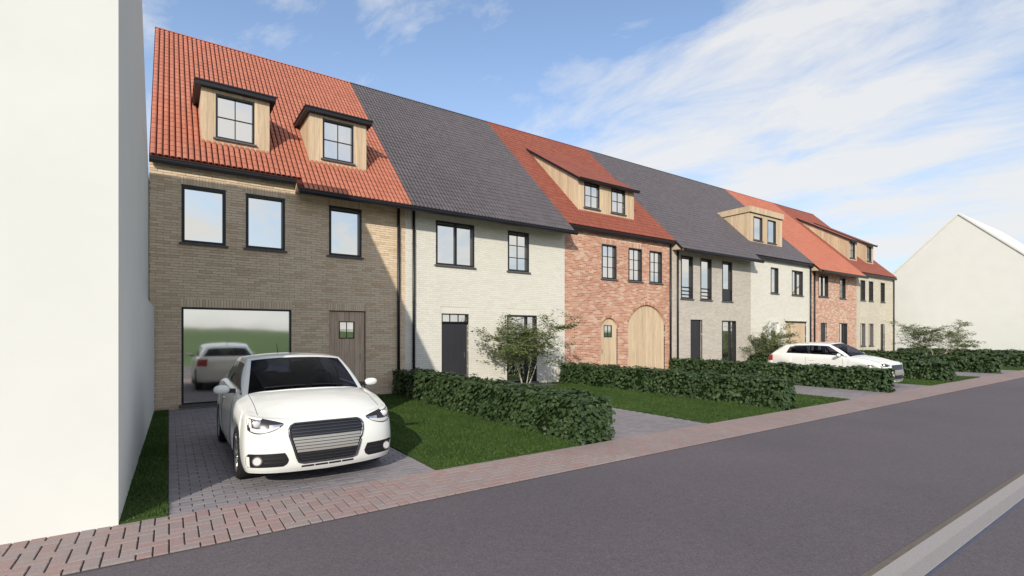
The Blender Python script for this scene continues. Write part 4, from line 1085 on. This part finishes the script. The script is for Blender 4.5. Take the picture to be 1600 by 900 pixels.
    MB().box(LX - .50, LX + .50, LY + .25, LY + 3.7, .23, .60).build('chassis', 'car_black', C0)
    MB().box(LX - .80, LX + .80, LY + 1.18, LY + 3.55, .55, .80).build('cabin_floor', 'interior', C0)
    MB().prism([Wd((-.76, 1.06, .86)), Wd((-.76, 1.20, .955)), Wd((-.76, 1.62, .94)), Wd((-.76, 1.66, .72)), Wd((-.76, 1.1, .7))], (1.52, 0, 0)).build('dashboard', 'interior', C0)
    def seat(x, y, w, tall, head):
        mb = MB()
        pr = [(y, .55), (y - .02, .72), (y + .42, .70), (y + .46, .72), (y + .60, tall - .03), (y + .66, tall), (y + .72, tall - .02), (y + .62, .62), (y + .55, .55)]
        mb.prism([Wd((x - w / 2, a, b)) for a, b in pr], (w, 0, 0)); so = mb.build('seat', 'interior', C0)
        for hx in head:
            mb = MB(); g = []
            for ph in np.linspace(0, math.pi, 7):
                g.append([Wd((hx + .13 * np.sign(math.cos(th)) * abs(math.cos(th)) ** .6 * math.sin(ph) ** .6, y + .70 + .05 * math.sin(th) * math.sin(ph), tall + .09 - .10 * math.cos(ph))) for th in np.linspace(0, 2 * math.pi, 13)])
            mb.grid(g).build('headrest', 'interior', so, True)
    seat(.36, 1.95, .50, 1.13, (.36,)); seat(-.36, 1.95, .50, 1.13, (-.36,)); seat(0, 2.75, 1.2, 1.05, (-.36, .36))
    mb = MB(); g = []
    for a in np.linspace(0, 2 * math.pi, 25):
        g.append([Wd((.36 + (.18 + .015 * math.cos(b)) * math.cos(a), 1.74 + .015 * math.sin(b) - .06 * math.sin(a), .97 + (.17 + .015 * math.cos(b)) * math.sin(a))) for b in np.linspace(0, 2 * math.pi, 7)])
    mb.grid(g).build('steering_wheel', 'interior', C0, True)
    MB().tube([Wd((0, 3.18, 1.35)), Wd((0, 3.36, 1.54))], [.008, .004], 6).build('aerial', 'car_black', C0)
    # hood shut lines
    mb = MB()
    for s in (1, -1):
        k = int(J1 * .80); q = [Wd(np.array(hood[j][k]) * (s, 1, 1) + (0, 0, .0005)) for j in range(2, len(hood))]; mb.tube(q, .003, 4, False)
    mb.build('bonnet_gap', 'car_gap', C0)
    # wipers
    for xa, xb in ((-.5, -.02), (.05, .5)):
        q = []; mb = MB()
        for k in range(8):
            x = xa + (xb - xa) * k / 7; c = min(range(KF + 1), key=lambda c: abs(xfr[c] * .8 - abs(x))); p = GH[1][c].copy(); p[0] = x; p[1] -= .012; p[2] += .006; q.append(Wd(p))
        mb.tube(q, .007, 5).build('wiper', 'car_black', C0)
    return C0
def copy_tree(o, parent=None):
    c = o.copy(); COL.objects.link(c); c.parent = parent
    for ch in o.children: copy_tree(ch, c)
    return c
c1 = car((1.50, 5.86 + 1.97, 0), 'white hatchback nearest the camera, parked before the yellow brick house')
c2 = copy_tree(c1); c2.location = (19.2, 6.05 + 1.97, 0); c2['label'] = 'farther white hatchback half hidden behind a hedge, parked before the grey brick house'
